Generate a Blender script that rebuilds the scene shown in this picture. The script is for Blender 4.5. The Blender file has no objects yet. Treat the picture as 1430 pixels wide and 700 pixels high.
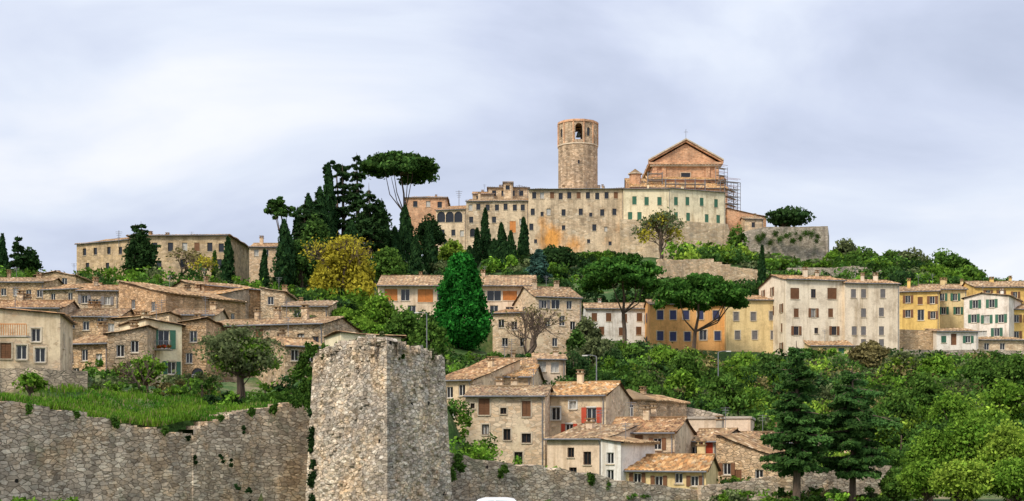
import bpy, math, random
import numpy as np
from mathutils import Vector, Matrix
random.seed(7)
R=np.random.default_rng(7)
F=2000.0; U0=715.0; V0=640.0; CZ=3.5
def P(u,v,d): return np.array([(u-U0)/F*d, d, CZ+(V0-v)/F*d])
scene=bpy.context.scene
COL=scene.collection
# ------------------------------------------------------------ terrain
TU=np.array([-600,0,200,430,620,800,1000,1200,1430,2000.])
TY=np.array([0,125,150,190,240,290,340,380,430,520,700,900.])
TZ=np.array([
[6.5,10.5,14,22,31,38,41,40,34,18,4,0],
[6.8,11,14,22,31,38,41,41,36,20,4,0],
[5.2,9.3,13,21,30,39,43,42,37,20,4,0],
[7.0,8.5,12,18,27,38,47,50,46,25,5,0],
[3.2,2.6,6,14,24,36,50,57,58,30,6,0],
[2.0,1.2,4.5,13,21,37,51,58,59,30,6,0],
[0.2,0.3,3.2,10,19,37,50,56,57,30,6,0],
[0.1,0.3,3.6,11,19.5,36,48,53,50,28,6,0],
[0.1,0.5,4,11,19,32,42,44,40,24,5,0],
[0.1,0.5,4,11,18,28,35,36,30,18,4,0]])
def dwall(u): return np.interp(u,[-600,0,430,620,910,1100,2000],[66,88,104,106,117,124,124])
PADS=[(np.array([-62,90.]),np.array([1.,0]),28.3,0,20.5,7.4,2.0)]
def terrain(x,y):
    x=np.atleast_1d(np.asarray(x,float)); y=np.atleast_1d(np.asarray(y,float))
    ys=np.maximum(y,1.0); u=np.clip(U0+x*F/ys,-600,2000)
    dw=dwall(u)
    ci=np.clip(np.searchsorted(TU,u)-1,0,len(TU)-2); cf=(u-TU[ci])/(TU[ci+1]-TU[ci])
    ri=np.clip(np.searchsorted(TY,y)-1,0,len(TY)-2)
    lo=np.where(ri==0,dw,TY[ri]); hi=TY[ri+1]
    rf=np.clip((y-lo)/(hi-lo),0,1); 
    cf=cf*cf*(3-2*cf)
    z=(TZ[ci,ri]*(1-cf)+TZ[ci+1,ri]*cf)*(1-rf)+(TZ[ci,ri+1]*(1-cf)+TZ[ci+1,ri+1]*cf)*rf
    nz=0.35*np.sin(x*.21+y*.13)+0.3*np.sin(x*.47-y*.31)+0.15*np.sin(x*1.1+y*.9)
    z=z+nz*np.clip(z/8,0,1)
    sw=np.ones_like(z); sz=z.copy()
    for (A,ex,W,y0,y1,zp,bl) in PADS:
        rx=x-A[0]; ry=y-A[1]; lx=rx*ex[0]+ry*ex[1]; ly=-rx*ex[1]+ry*ex[0]
        d=np.hypot(np.maximum(np.maximum(-lx,lx-W),0),np.maximum(np.maximum(y0-ly,ly-y1),0))
        w=np.clip(1-d/bl,0,1)**2*12
        sw+=w; sz+=w*zp
    z=sz/sw
    z=np.where(y<dw+1.3,0.0,z); z=np.where(y>900,0,z)
    return z
def tz(x,y): return float(terrain(x,y)[0])
# ------------------------------------------------------------ nodes
def nd(nt,t,ins=None,**props):
    n=nt.nodes.new(t)
    for k,v in props.items(): setattr(n,k,v)
    for k,v in (ins or {}).items():
        s=n.inputs[k]
        if isinstance(v,bpy.types.NodeSocket): nt.links.new(v,s)
        else: s.default_value=v
    return n
def c4(c): return (c[0],c[1],c[2],1.0)
def mix(nt,f,a,b,mode='MIX'):
    n=nt.nodes.new('ShaderNodeMix'); n.data_type='RGBA'; n.blend_type=mode; n.clamp_factor=True
    for i,v in ((0,f),(6,a),(7,b)):
        if isinstance(v,bpy.types.NodeSocket): nt.links.new(v,n.inputs[i])
        else: n.inputs[i].default_value=v if i==0 else (c4(v) if len(v)==3 else v)
    return n.outputs[2]
def ramp(nt,f,st,interp='LINEAR'):
    n=nt.nodes.new('ShaderNodeValToRGB'); nt.links.new(f,n.inputs[0]); cr=n.color_ramp; cr.interpolation=interp
    while len(cr.elements)<len(st): cr.elements.new(0.5)
    for e,(p,c) in zip(cr.elements,st):
        e.position=p; e.color=c4(c) if not isinstance(c,(int,float)) else (c,c,c,1)
    return n.outputs[0]
def newmat(name,rough=.9,spec=.2):
    m=bpy.data.materials.new(name); m.use_nodes=True; nt=m.node_tree
    b=nt.nodes['Principled BSDF']; b.inputs['Roughness'].default_value=rough
    b.inputs['Specular IOR Level'].default_value=spec
    return m,nt,b
def posn(nt,scale=(1,1,1)):
    g=nd(nt,'ShaderNodeNewGeometry')
    return nd(nt,'ShaderNodeMapping',{'Vector':g.outputs['Position'],'Scale':scale}).outputs[0]
def noise(nt,vec,scale,detail=4,rough=.6):
    return nd(nt,'ShaderNodeTexNoise',{'Vector':vec,'Scale':scale,'Detail':detail,'Roughness':rough}).outputs['Fac']
def math_(nt,op,a,b=0.0):
    n=nt.nodes.new('ShaderNodeMath'); n.operation=op
    for i,v in enumerate((a,b)):
        if isinstance(v,bpy.types.NodeSocket): nt.links.new(v,n.inputs[i])
        else: n.inputs[i].default_value=v
    return n.outputs[0]
def bump(nt,b,h,st,dist):
    n=nd(nt,'ShaderNodeBump',{'Height':h,'Strength':st,'Distance':dist}); nt.links.new(n.outputs[0],b.inputs['Normal'])
def tint(nt,c,k=1.0):
    r=nd(nt,'ShaderNodeObjectInfo').outputs['Random']
    return mix(nt,k,c,ramp(nt,r,[(0,(.78,.75,.72)),(.25,(1.08,1.0,.9)),(.5,(.92,.93,.94)),(.75,(1.12,1.05,.96)),(1,(1.0,.84,.70))]),'MULTIPLY')
M={}
def stonecol(nt,cols,scale,mortar,mw=.035,zs=2.0,warp=.25,var=(.72,1.15)):
    p=posn(nt,(1,1,zs))
    wn=nd(nt,'ShaderNodeTexNoise',{'Vector':p,'Scale':scale*.7,'Detail':2})
    vv=nd(nt,'ShaderNodeVectorMath',{0:wn.outputs['Color'],'Scale':warp},operation='SCALE').outputs[0]
    pv=nd(nt,'ShaderNodeVectorMath',{0:p,1:vv},operation='ADD').outputs[0]
    v1=nd(nt,'ShaderNodeTexVoronoi',{'Vector':pv,'Scale':scale})
    ve=nd(nt,'ShaderNodeTexVoronoi',{'Vector':pv,'Scale':scale},feature='DISTANCE_TO_EDGE')
    sep=nd(nt,'ShaderNodeSeparateColor',{0:v1.outputs['Color']})
    n=len(cols)
    c=ramp(nt,sep.outputs[0],[(i/(n-1),cols[i]) for i in range(n)])
    c=mix(nt,1.0,c,ramp(nt,sep.outputs[1],[(0,var[0]),(.5,1.0),(1,var[1])]),'MULTIPLY')
    em=ramp(nt,ve.outputs['Distance'],[(0,0),(mw,0.45),(mw*2.4,1)])
    c=mix(nt,em,mortar,c)
    return c,em,pv
def stone(name,cols,scale=2.4,mortar=(.2,.16,.12),stain=.45,moss=0,bs=.8,holes=0,streak=.5,tn=0,grey=0,var=(.72,1.15),bd=.1,zs=2.0,mw=.035):
    m,nt,b=newmat(name)
    c,em,pv=stonecol(nt,cols,scale,mortar,var=var,zs=zs,mw=mw)
    p=posn(nt)
    st=noise(nt,p,.22,6,.65)
    c=mix(nt,1,c,ramp(nt,st,[(.3,(1-stain,1-stain*.97,1-stain*.93)),(.48,(1,.98,.95)),(.72,(1.2,1.17,1.1))]),'MULTIPLY')
    ps=posn(nt,(1,1,.12)); sk=noise(nt,ps,1.1,4,.6)
    c=mix(nt,streak,c,ramp(nt,sk,[(.35,.5),(.55,1.05)]),'MULTIPLY')
    fn=noise(nt,p,7,5,.75)
    c=mix(nt,.8,c,ramp(nt,fn,[(.3,.6),(.55,1.05),(.7,1.25)]),'MULTIPLY')
    if grey:
        gg=ramp(nt,noise(nt,p,.4,7,.75),[(.47,0),(.62,grey)]); c=mix(nt,gg,c,mix(nt,1,c,(.62,.64,.68),'MULTIPLY'))
        wg=ramp(nt,noise(nt,posn(nt,(1.3,1.3,1.1)),.33,6,.7),[(.5,0),(.62,.55)]); c=mix(nt,wg,c,mix(nt,1,c,(1.25,1.02,.74),'MULTIPLY'))
        # pockets of lime mortar smeared over the rubble
        lm=ramp(nt,noise(nt,p,1.1,7,.8),[(.56,0),(.66,.55)]); c=mix(nt,lm,c,mortar2 if False else (.56,.47,.36))
    if moss:
        mm=ramp(nt,noise(nt,p,.55,5,.7),[(.56,0),(.66,moss)])
        c=mix(nt,mm,c,(.13,.14,.07))
    if holes:
        vh=nd(nt,'ShaderNodeTexVoronoi',{'Vector':p,'Scale':.5,'Randomness':.75})
        hh=ramp(nt,vh.outputs['Distance'],[(.07,1),(.085,0)])
        c=mix(nt,hh,c,(.03,.025,.02))
    if tn: c=tint(nt,c,tn)
    nt.links.new(c,b.inputs['Base Color'])
    h=math_(nt,'ADD',em,math_(nt,'MULTIPLY',fn,.6))
    bump(nt,b,h,bs,bd)
    M[name]=m
def plaster(name,col,patch=None,amt=.5,dirt=.36,scale=1.6):
    m,nt,b=newmat(name)
    p=posn(nt); n1=noise(nt,p,.4,7,.7); n2=noise(nt,posn(nt,(1,1,.09)),1.0,6,.7); n3=noise(nt,p,4,5,.75)
    c=mix(nt,1,col,ramp(nt,n1,[(.3,(1-dirt,1-dirt*1.08,1-dirt*1.15)),(.52,1.0),(.75,1.08)]),'MULTIPLY')
    c=mix(nt,.8,c,ramp(nt,n2,[(.33,(.60,.54,.46)),(.5,1.0)]),'MULTIPLY')
    c=mix(nt,.6,c,ramp(nt,n3,[(.3,.74),(.6,1.08)]),'MULTIPLY')
    if patch:
        sc,em,pv=stonecol(nt,patch,scale,(.38,.30,.21))
        k=ramp(nt,noise(nt,p,.3,7,.7),[(amt-.03,0),(amt+.03,1)])
        c=mix(nt,k,c,sc)
    c=tint(nt,c,.45)
    nt.links.new(c,b.inputs['Base Color']); bump(nt,b,n3,.3,.05); M[name]=m
W1=[(.46,.31,.18),(.66,.48,.30),(.56,.42,.28),(.76,.59,.40),(.50,.36,.24)]
G1=[(.44,.36,.27),(.58,.48,.36),(.66,.54,.40),(.42,.34,.26),(.70,.57,.41)]
K1=[(.58,.41,.25),(.70,.52,.34),(.76,.61,.43),(.62,.44,.28)]
stone('stone_citywall',[(.70,.56,.41),(.80,.67,.51),(.56,.45,.34),(.88,.78,.63),(.66,.55,.43)],2.2,(.44,.35,.26),.38,.0,.9,1,grey=.75,var=(.62,1.18),bd=.1,zs=2.2,mw=.028)
stone('stone_rampart',[(.58,.46,.34),(.70,.57,.43),(.46,.37,.28),(.80,.69,.54),(.60,.50,.39)],2.0,(.36,.28,.20),.45,.5,.85,1,grey=.6,var=(.62,1.2),bd=.1,zs=2.2,mw=.028)
stone('stone_house_wall',W1,2.0,(.42,.33,.22),.3,tn=.9)
stone('stone_house_grey',G1,2.0,(.38,.32,.24),.35,tn=.7)
stone('stone_pale',K1,1.6,(.5,.4,.28),.28,tn=.7)
stone('stone_far',[(.64,.47,.29),(.72,.56,.38),(.58,.42,.26),(.76,.62,.44)],1.0,(.52,.39,.25),.3,bs=.4)
stone('stone_palazzo',[(.52,.38,.22),(.60,.46,.29),(.54,.41,.27)],1.0,(.45,.34,.21),.3,bs=.3,tn=.5)
stone('stone_retaining',[(.50,.41,.31),(.62,.53,.42),(.42,.35,.27)],1.5,(.32,.26,.19),.4,.5)
stone('brick_church',[(.66,.35,.19),(.74,.45,.27),(.60,.31,.17)],1.6,(.62,.40,.25),.35,bs=.15,streak=.35)
stone('stone_tower',[(.54,.38,.24),(.68,.51,.35),(.42,.30,.19),(.74,.58,.41)],1.1,(.42,.31,.20),.34,bs=.6,streak=.8)
plaster('plaster_cream',(.84,.74,.51)); plaster('plaster_white',(.84,.74,.58)); plaster('plaster_bright',(.86,.82,.74)); plaster('plaster_yellow',(.84,.57,.19))
plaster('plaster_ochre',(.82,.65,.34)); plaster('plaster_orange',(.86,.45,.16)); plaster('plaster_pink',(.82,.65,.48)); plaster('plaster_grey',(.54,.48,.38))
plaster('plaster_old',(.78,.62,.41),W1,.5,.38,2.0); plaster('plaster_worn',(.74,.60,.41),K1,.44,.38,1.8)
plaster('trim_stone',(.66,.56,.42)); plaster('concrete_trim',(.5,.46,.4))
def palace_mat():
    m,nt,b=newmat('palace_wall')
    c,em,pv=stonecol(nt,[(.64,.46,.28),(.74,.57,.38),(.56,.40,.25),(.80,.65,.46)],1.0,(.52,.39,.25))
    p=posn(nt)
    k=ramp(nt,noise(nt,p,.12,7,.7),[(.47,0),(.53,1)])
    c=mix(nt,k,c,(.72,.55,.36))
    c=mix(nt,1,c,ramp(nt,noise(nt,p,.2,6,.65),[(.3,.62),(.5,1.0),(.75,1.12)]),'MULTIPLY')
    c=mix(nt,.8,c,ramp(nt,noise(nt,posn(nt,(1,1,.1)),.8,5,.6),[(.35,.6),(.55,1.02)]),'MULTIPLY')
    c=mix(nt,.8,c,ramp(nt,noise(nt,p,2.2,4,.7),[(.3,.68),(.6,1.12)]),'MULTIPLY')
    cb=c
    for (u,v,r,op) in ((771,334,4.6,.95),(802,344,3.2,.8),(758,312,2.2,.6),(868,322,2.0,.5),(846,338,1.6,.5)):
        q=P(u,v,369)
        d=nd(nt,'ShaderNodeVectorMath',{0:p,1:tuple(q)},operation='DISTANCE').outputs['Value']
        d=math_(nt,'ADD',d,math_(nt,'MULTIPLY',noise(nt,posn(nt,(1,1,.5)),.5,6,.75),6.0))
        d=math_(nt,'DIVIDE',d,r+3.0)
        c=mix(nt,ramp(nt,d,[(.6,op),(1.0,0)]),c,mix(nt,1,cb,(1.15,.66,.22),'MULTIPLY'))
    nt.links.new(c,b.inputs['Base Color']); bump(nt,b,em,.3,.08); M['palace_wall']=m
palace_mat()
def roofmat(name,c1,c2,c3,li=.5):
    m,nt,b=newmat(name,.85)
    uv=nd(nt,'ShaderNodeUVMap').outputs[0]
    mp=nd(nt,'ShaderNodeMapping',{'Vector':uv,'Scale':(3.0,2.3,1)}).outputs[0]
    v=nd(nt,'ShaderNodeTexVoronoi',{'Vector':mp,'Scale':1.0,'Randomness':.35})
    s=nd(nt,'ShaderNodeSeparateColor',{0:v.outputs['Color']})
    c=ramp(nt,s.outputs[0],[(0,c1),(.4,c2),(.85,c3),(1,(.66,.52,.36))])
    c=mix(nt,1,c,ramp(nt,s.outputs[1],[(0,.5),(.6,1.0),(1,1.25)]),'MULTIPLY')
    p=posn(nt)
    c=mix(nt,1,c,ramp(nt,noise(nt,p,.5,6,.7),[(.3,.5),(.55,1.0),(.75,1.15)]),'MULTIPLY')
    c=mix(nt,ramp(nt,noise(nt,p,1.3,5,.7),[(.53,0),(.68,li)]),c,(.34,.28,.17))
    c=tint(nt,c,1.0)
    nt.links.new(c,b.inputs['Base Color']); bump(nt,b,v.outputs['Distance'],.5,.08); M[name]=m
roofmat('roof_tiles',(.28,.16,.09),(.40,.25,.13),(.50,.35,.19))
roofmat('roof_tiles_orange',(.42,.21,.08),(.54,.30,.12),(.58,.40,.2),.35)
def flat(name,col,rough=.6,spec=.3,var=.25):
    m,nt,b=newmat(name,rough,spec)
    c=mix(nt,1,col,ramp(nt,noise(nt,posn(nt),1.5,4,.7),[(.3,1-var),(.7,1+var*.5)]),'MULTIPLY')
    nt.links.new(c,b.inputs['Base Color']); M[name]=m
for nme,c in dict(wood_dark=(.09,.055,.035),sh_green=(.05,.15,.09),sh_brown=(.20,.09,.04),sh_red=(.50,.07,.03),sh_orange=(.66,.24,.06),sh_grey=(.22,.2,.19),
    sh_blue=(.06,.07,.16),frame_white=(.7,.68,.62),curtain=(.5,.48,.43),metal=(.22,.22,.23),plank=(.38,.27,.14),rust=(.3,.1,.05),bronze=(.08,.09,.07),rubber=(.02,.02,.02)).items(): flat(nme,c)
flat('car_paint',(.8,.8,.8),.25,.6,.02)
m,nt,b=newmat('glass',.12,.5); b.inputs['Base Color'].default_value=(.018,.02,.024,1); M['glass']=m
m,nt,b=newmat('bark'); c=ramp(nt,noise(nt,posn(nt,(4,4,.8)),1.5,5,.7),[(.3,(.06,.042,.03)),(.7,(.20,.14,.10))]); nt.links.new(c,b.inputs['Base Color']); M['bark']=m
m=bpy.data.materials.new('leaves'); m.use_nodes=True; nt=m.node_tree; nt.nodes.remove(nt.nodes['Principled BSDF'])
at=nd(nt,'ShaderNodeAttribute',attribute_name='leafcol')
df=nd(nt,'ShaderNodeBsdfDiffuse',{'Color':at.outputs['Color']}); tr=nd(nt,'ShaderNodeBsdfTranslucent',{'Color':at.outputs['Color']})
ms=nd(nt,'ShaderNodeMixShader',{0:.25,1:df.outputs[0],2:tr.outputs[0]})
nt.links.new(ms.outputs[0],nt.nodes['Material Output'].inputs[0]); M['leaves']=m
m,nt,b=newmat('ground_grass'); p=posn(nt)
c=ramp(nt,noise(nt,p,.15,7,.7),[(.3,(.03,.07,.015)),(.48,(.055,.115,.025)),(.56,(.12,.15,.05)),(.66,(.26,.21,.12)),(.8,(.38,.31,.21))])
c=mix(nt,1,c,ramp(nt,noise(nt,p,2.2,6,.75),[(.3,.45),(.7,1.35)]),'MULTIPLY')
nt.links.new(c,b.inputs['Base Color']); bump(nt,b,noise(nt,p,4,5,.7),.6,.2); M['ground_grass']=m
flat('asphalt',(.06,.06,.06),.9,.2,.3); flat('kerb',(.35,.34,.32),.9,.2,.3); flat('line_white',(.75,.75,.72),.7,.2,.1)
# ------------------------------------------------------------ mesh builder
class MB:
    def __init__(s): s.v=[];s.f=[];s.m=[];s.uv=[];s.mats=[]
    def mi(s,n):
        if n not in s.mats: s.mats.append(n)
        return s.mats.index(n)
    def poly(s,pts,mat,uv=None):
        k=len(s.v); s.v+= [tuple(map(float,p)) for p in pts]; s.f.append(tuple(range(k,k+len(pts)))); s.m.append(s.mi(mat))
        s.uv+= uv if uv else [(0,0)]*len(pts)
    def obj(s,name,parent=None,loc=(0,0,0),rot=0.0):
        me=bpy.data.meshes.new(name); me.from_pydata(s.v,[],s.f)
        for n in s.mats: me.materials.append(M[n])
        me.polygons.foreach_set('material_index',s.m)
        ul=me.uv_layers.new(name='UVMap'); ul.data.foreach_set('uv',np.array(s.uv,float).ravel())
        o=bpy.data.objects.new(name,me); COL.objects.link(o); o.location=loc; o.rotation_euler=(0,0,rot)
        if parent: o.parent=parent
        return o
def obox(mb,Fr,x0,x1,n0,n1,z0,z1,mat):
    O,ex,n=Fr
    def q(x,k,z): return O+ex*x+n*k+np.array([0,0,z])
    a=[q(x0,n0,z0),q(x1,n0,z0),q(x1,n1,z0),q(x0,n1,z0),q(x0,n0,z1),q(x1,n0,z1),q(x1,n1,z1),q(x0,n1,z1)]
    for f in ((0,1,2,3),(7,6,5,4),(0,4,5,1),(1,5,6,2),(2,6,7,3),(3,7,4,0)): mb.poly([a[i] for i in f],mat)
def bx(mb,x0,x1,y0,y1,z0,z1,mat): obox(mb,(np.zeros(3),np.array([1.,0,0]),np.array([0,1.,0])),x0,x1,y0,y1,z0,z1,mat)
def empty(name,loc,rot=0):
    e=bpy.data.objects.new(name,None); e.empty_display_size=.5; COL.objects.link(e); e.location=loc; e.rotation_euler=(0,0,rot); return e
def tubeq(pts,rad,seg=6):
    pts=np.array(pts,float); rad=np.array(rad,float); n=len(pts); rings=[]
    for i in range(n):
        t=pts[min(i+1,n-1)]-pts[max(i-1,0)]; t=t/(np.linalg.norm(t)+1e-9)
        a=np.cross(t,[0,1,0.01] if abs(t[1])<.9 else [1,0,0]); a/=np.linalg.norm(a)+1e-9; b2=np.cross(t,a)
        th=np.arange(seg)*2*math.pi/seg
        rings.append(pts[i]+rad[i]*(np.cos(th)[:,None]*a+np.sin(th)[:,None]*b2))
    out=[]
    for i in range(n-1):
        A=rings[i];B=rings[i+1]; A2=np.roll(A,-1,0);B2=np.roll(B,-1,0)
        out.append(np.stack([A,A2,B2,B],1))
    return np.concatenate(out)
def mbtube(mb,pts,rad,mat,seg=6):
    if not hasattr(rad,'__len__'): rad=[rad]*len(pts)
    for q in tubeq(pts,rad,seg): mb.poly(q,mat)
def facade(parts,Fr,W,z0,z1,wins,wall,o):
    O,ex,n=Fr
    Z=np.array([0,0,1.])
    q=lambda x,k,z: O+ex*x+n*k+Z*z
    ws=[]
    for w in wins:
        x,z,ww,hh,kd=w[:5]
        if x-ww/2<.15 or x+ww/2>W-.15 or z+hh/2>z1-.1 or z-hh/2<z0: continue
        if any(abs(x-p[0])<(ww+p[2])/2+.08 and abs(z-p[1])<(hh+p[3])/2+.08 for p in ws): continue
        ws.append(w)
    xs=sorted({0,W}|{round(w[0]-w[2]/2,4) for w in ws}|{round(w[0]+w[2]/2,4) for w in ws})
    zs=sorted({z0,z1}|{round(w[1]-w[3]/2,4) for w in ws}|{round(w[1]+w[3]/2,4) for w in ws})
    mb=parts['walls']
    for i in range(len(xs)-1):
        for j in range(len(zs)-1):
            cx=(xs[i]+xs[i+1])/2; cz=(zs[j]+zs[j+1])/2
            if any(abs(cx-w[0])<w[2]/2 and abs(cz-w[1])<w[3]/2 for w in ws): continue
            mb.poly([q(xs[i],0,zs[j]),q(xs[i+1],0,zs[j]),q(xs[i+1],0,zs[j+1]),q(xs[i],0,zs[j+1])],wall)
    for w in ws:
        x,z,ww,hh,kd=w[:5]; x0,x1,a,b_=x-ww/2,x+ww/2,z-hh/2,z+hh/2
        dp=.7 if kd=='t' else .24
        arch=kd in 'at'; rr=ww/2; zs_=b_-rr if arch else b_
        for (p0,p1) in (((x0,a),(x0,zs_)),((x1,zs_),(x1,a)),((x1,a),(x0,a))):
            mb.poly([q(p0[0],0,p0[1]),q(p1[0],0,p1[1]),q(p1[0],-dp,p1[1]),q(p0[0],-dp,p0[1])],wall)
        if arch:
            pts=[(x-rr*math.cos(t),zs_+rr*math.sin(t)) for t in np.linspace(0,math.pi,9)]
            for p0,p1 in zip(pts[:-1],pts[1:]): mb.poly([q(p0[0],0,p0[1]),q(p1[0],0,p1[1]),q(p1[0],-dp,p1[1]),q(p0[0],-dp,p0[1])],wall)
            for p0,p1 in zip(pts[:4],pts[1:5]): mb.poly([q(x0,0,b_),q(p0[0],0,p0[1]),q(p1[0],0,p1[1])],wall)
            for p0,p1 in zip(pts[4:8],pts[5:9]): mb.poly([q(x1,0,b_),q(p0[0],0,p0[1]),q(p1[0],0,p1[1])],wall)
        else: mb.poly([q(x0,0,b_),q(x1,0,b_),q(x1,-dp,b_),q(x0,-dp,b_)],wall)
        if kd=='t': continue
        fr=parts['window_frames']
        if kd=='c':
            sm=w[5] if len(w)>5 else (o['sh'] or 'sh_brown'); s=parts['shutters']
            obox(s,Fr,x0+.02,x-.012,-.12,-.06,a+.02,b_-.02,sm); obox(s,Fr,x+.012,x1-.02,-.12,-.06,a+.02,b_-.02,sm)
            if not o['far']:
                for k in range(1,int(hh/.16)): 
                    zz=a+k*.16; obox(s,Fr,x0+.08,x-.06,-.058,-.035,zz,zz+.05,sm); obox(s,Fr,x+.06,x1-.08,-.058,-.035,zz,zz+.05,sm)
            parts['window_glass'].poly([q(x0,-dp+.02,a),q(x1,-dp+.02,a),q(x1,-dp+.02,b_),q(x0,-dp+.02,b_)],'wood_dark')
        elif kd=='d':
            parts['window_glass'].poly([q(x0,-dp+.02,a),q(x1,-dp+.02,a),q(x1,-dp+.02,b_),q(x0,-dp+.02,b_)],w[5] if len(w)>5 else 'sh_brown')
        else:
            gm='curtain' if random.random()<.12 else 'glass'
            parts['window_glass'].poly([q(x0,-dp+.02,a),q(x1,-dp+.02,a),q(x1,-dp+.02,b_),q(x0,-dp+.02,b_)],gm)
            if not o['far']:
                fm=o.get('fm','frame_white')
                obox(fr,Fr,x0+.002,x0+.07,-.2,-.13,a+.002,zs_,fm); obox(fr,Fr,x1-.07,x1-.002,-.2,-.13,a+.002,zs_,fm)
                obox(fr,Fr,x-.035,x+.035,-.198,-.128,a+.07,zs_-.07,fm)
                obox(fr,Fr,x0+.07,x1-.07,-.2,-.13,a+.003,a+.07,fm); obox(fr,Fr,x0+.07,x1-.07,-.2,-.13,zs_-.07,zs_-.003,fm)
        if kd=='o' and o['sh']:
            sm=w[5] if len(w)>5 else o['sh']; s=parts['shutters']; hw=ww/2
            obox(s,Fr,x0-hw-.02,x0-.02,.03,.075,a-.02,b_+.02,sm); obox(s,Fr,x1+.02,x1+hw+.02,.03,.075,a-.02,b_+.02,sm)
        if kd!='d': obox(fr,Fr,x0-.08,x1+.08,.003,.1,a-.1,a-.005,'trim_stone')
        if o['trim'] and not arch:
            t=.14; tm=o['trim']
            obox(fr,Fr,x0-t,x0-.003,.004,.045,a,b_+t,tm) if kd!='o' else None
            obox(fr,Fr,x1+.003,x1+t,.004,.045,a,b_+t,tm) if kd!='o' else None
            obox(fr,Fr,x0,x1,.004,.045,b_+.003,b_+t-.004,tm)
def slope(mb,A,e,s,Le,Ls,hl,hr,mat,period=.34):
    A=np.array(A,float);e=np.array(e,float);s=np.array(s,float); n=np.cross(e,s); n/=np.linalg.norm(n)
    k=max(2,int(Le/period))*4; xs=np.linspace(0,Le,k+1); am=.09 if period<.5 else .12
    ph=random.random()*5
    def top(x):
        t=1.0
        if hl>0: t=min(t,x/hl)
        if hr>0: t=min(t,(Le-x)/hr)
        return max(t,0)
    rows=3
    prev=None
    for i,x in enumerate(xs):
        off=am*(0.5-0.5*math.cos(2*math.pi*i/4)); T=top(x)*Ls
        jt=random.uniform(-.06,.05) if i%4<2 else (jt if i else 0)
        col=[]
        for r in range(rows+1):
            t=T*r/rows; sag=.07*math.sin(x*.9+ph+t*.7)-.06*math.sin(math.pi*r/rows)
            col.append((A+e*x+s*(t+(jt if r==0 else 0))+n*(off+sag+.06),(x+ph,t)))
        if prev:
            for r in range(rows):
                mb.poly([prev[r][0],col[r][0],col[r+1][0],prev[r+1][0]],mat,[prev[r][1],col[r][1],col[r+1][1],prev[r+1][1]])
            b0=A+e*xs[i-1]-n*.07;b1=A+e*x-n*.07
            mb.poly([b0,b1,col[0][0],prev[0][0]],mat,[(0,0),(.1,0),(.1,.1),(0,.1)])
        prev=col
    a0=A-n*.08; pts=[a0,a0+e*Le]
    tl=(hl if hl>0 else 0); trr=(hr if hr>0 else 0)
    mx=1.0
    if tl+trr>Le: mx=Le/(tl+trr)
    pts+=[a0+e*(Le-trr*mx)+s*Ls*mx,a0+e*tl*mx+s*Ls*mx]
    mb.poly(pts,'wood_dark')
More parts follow.
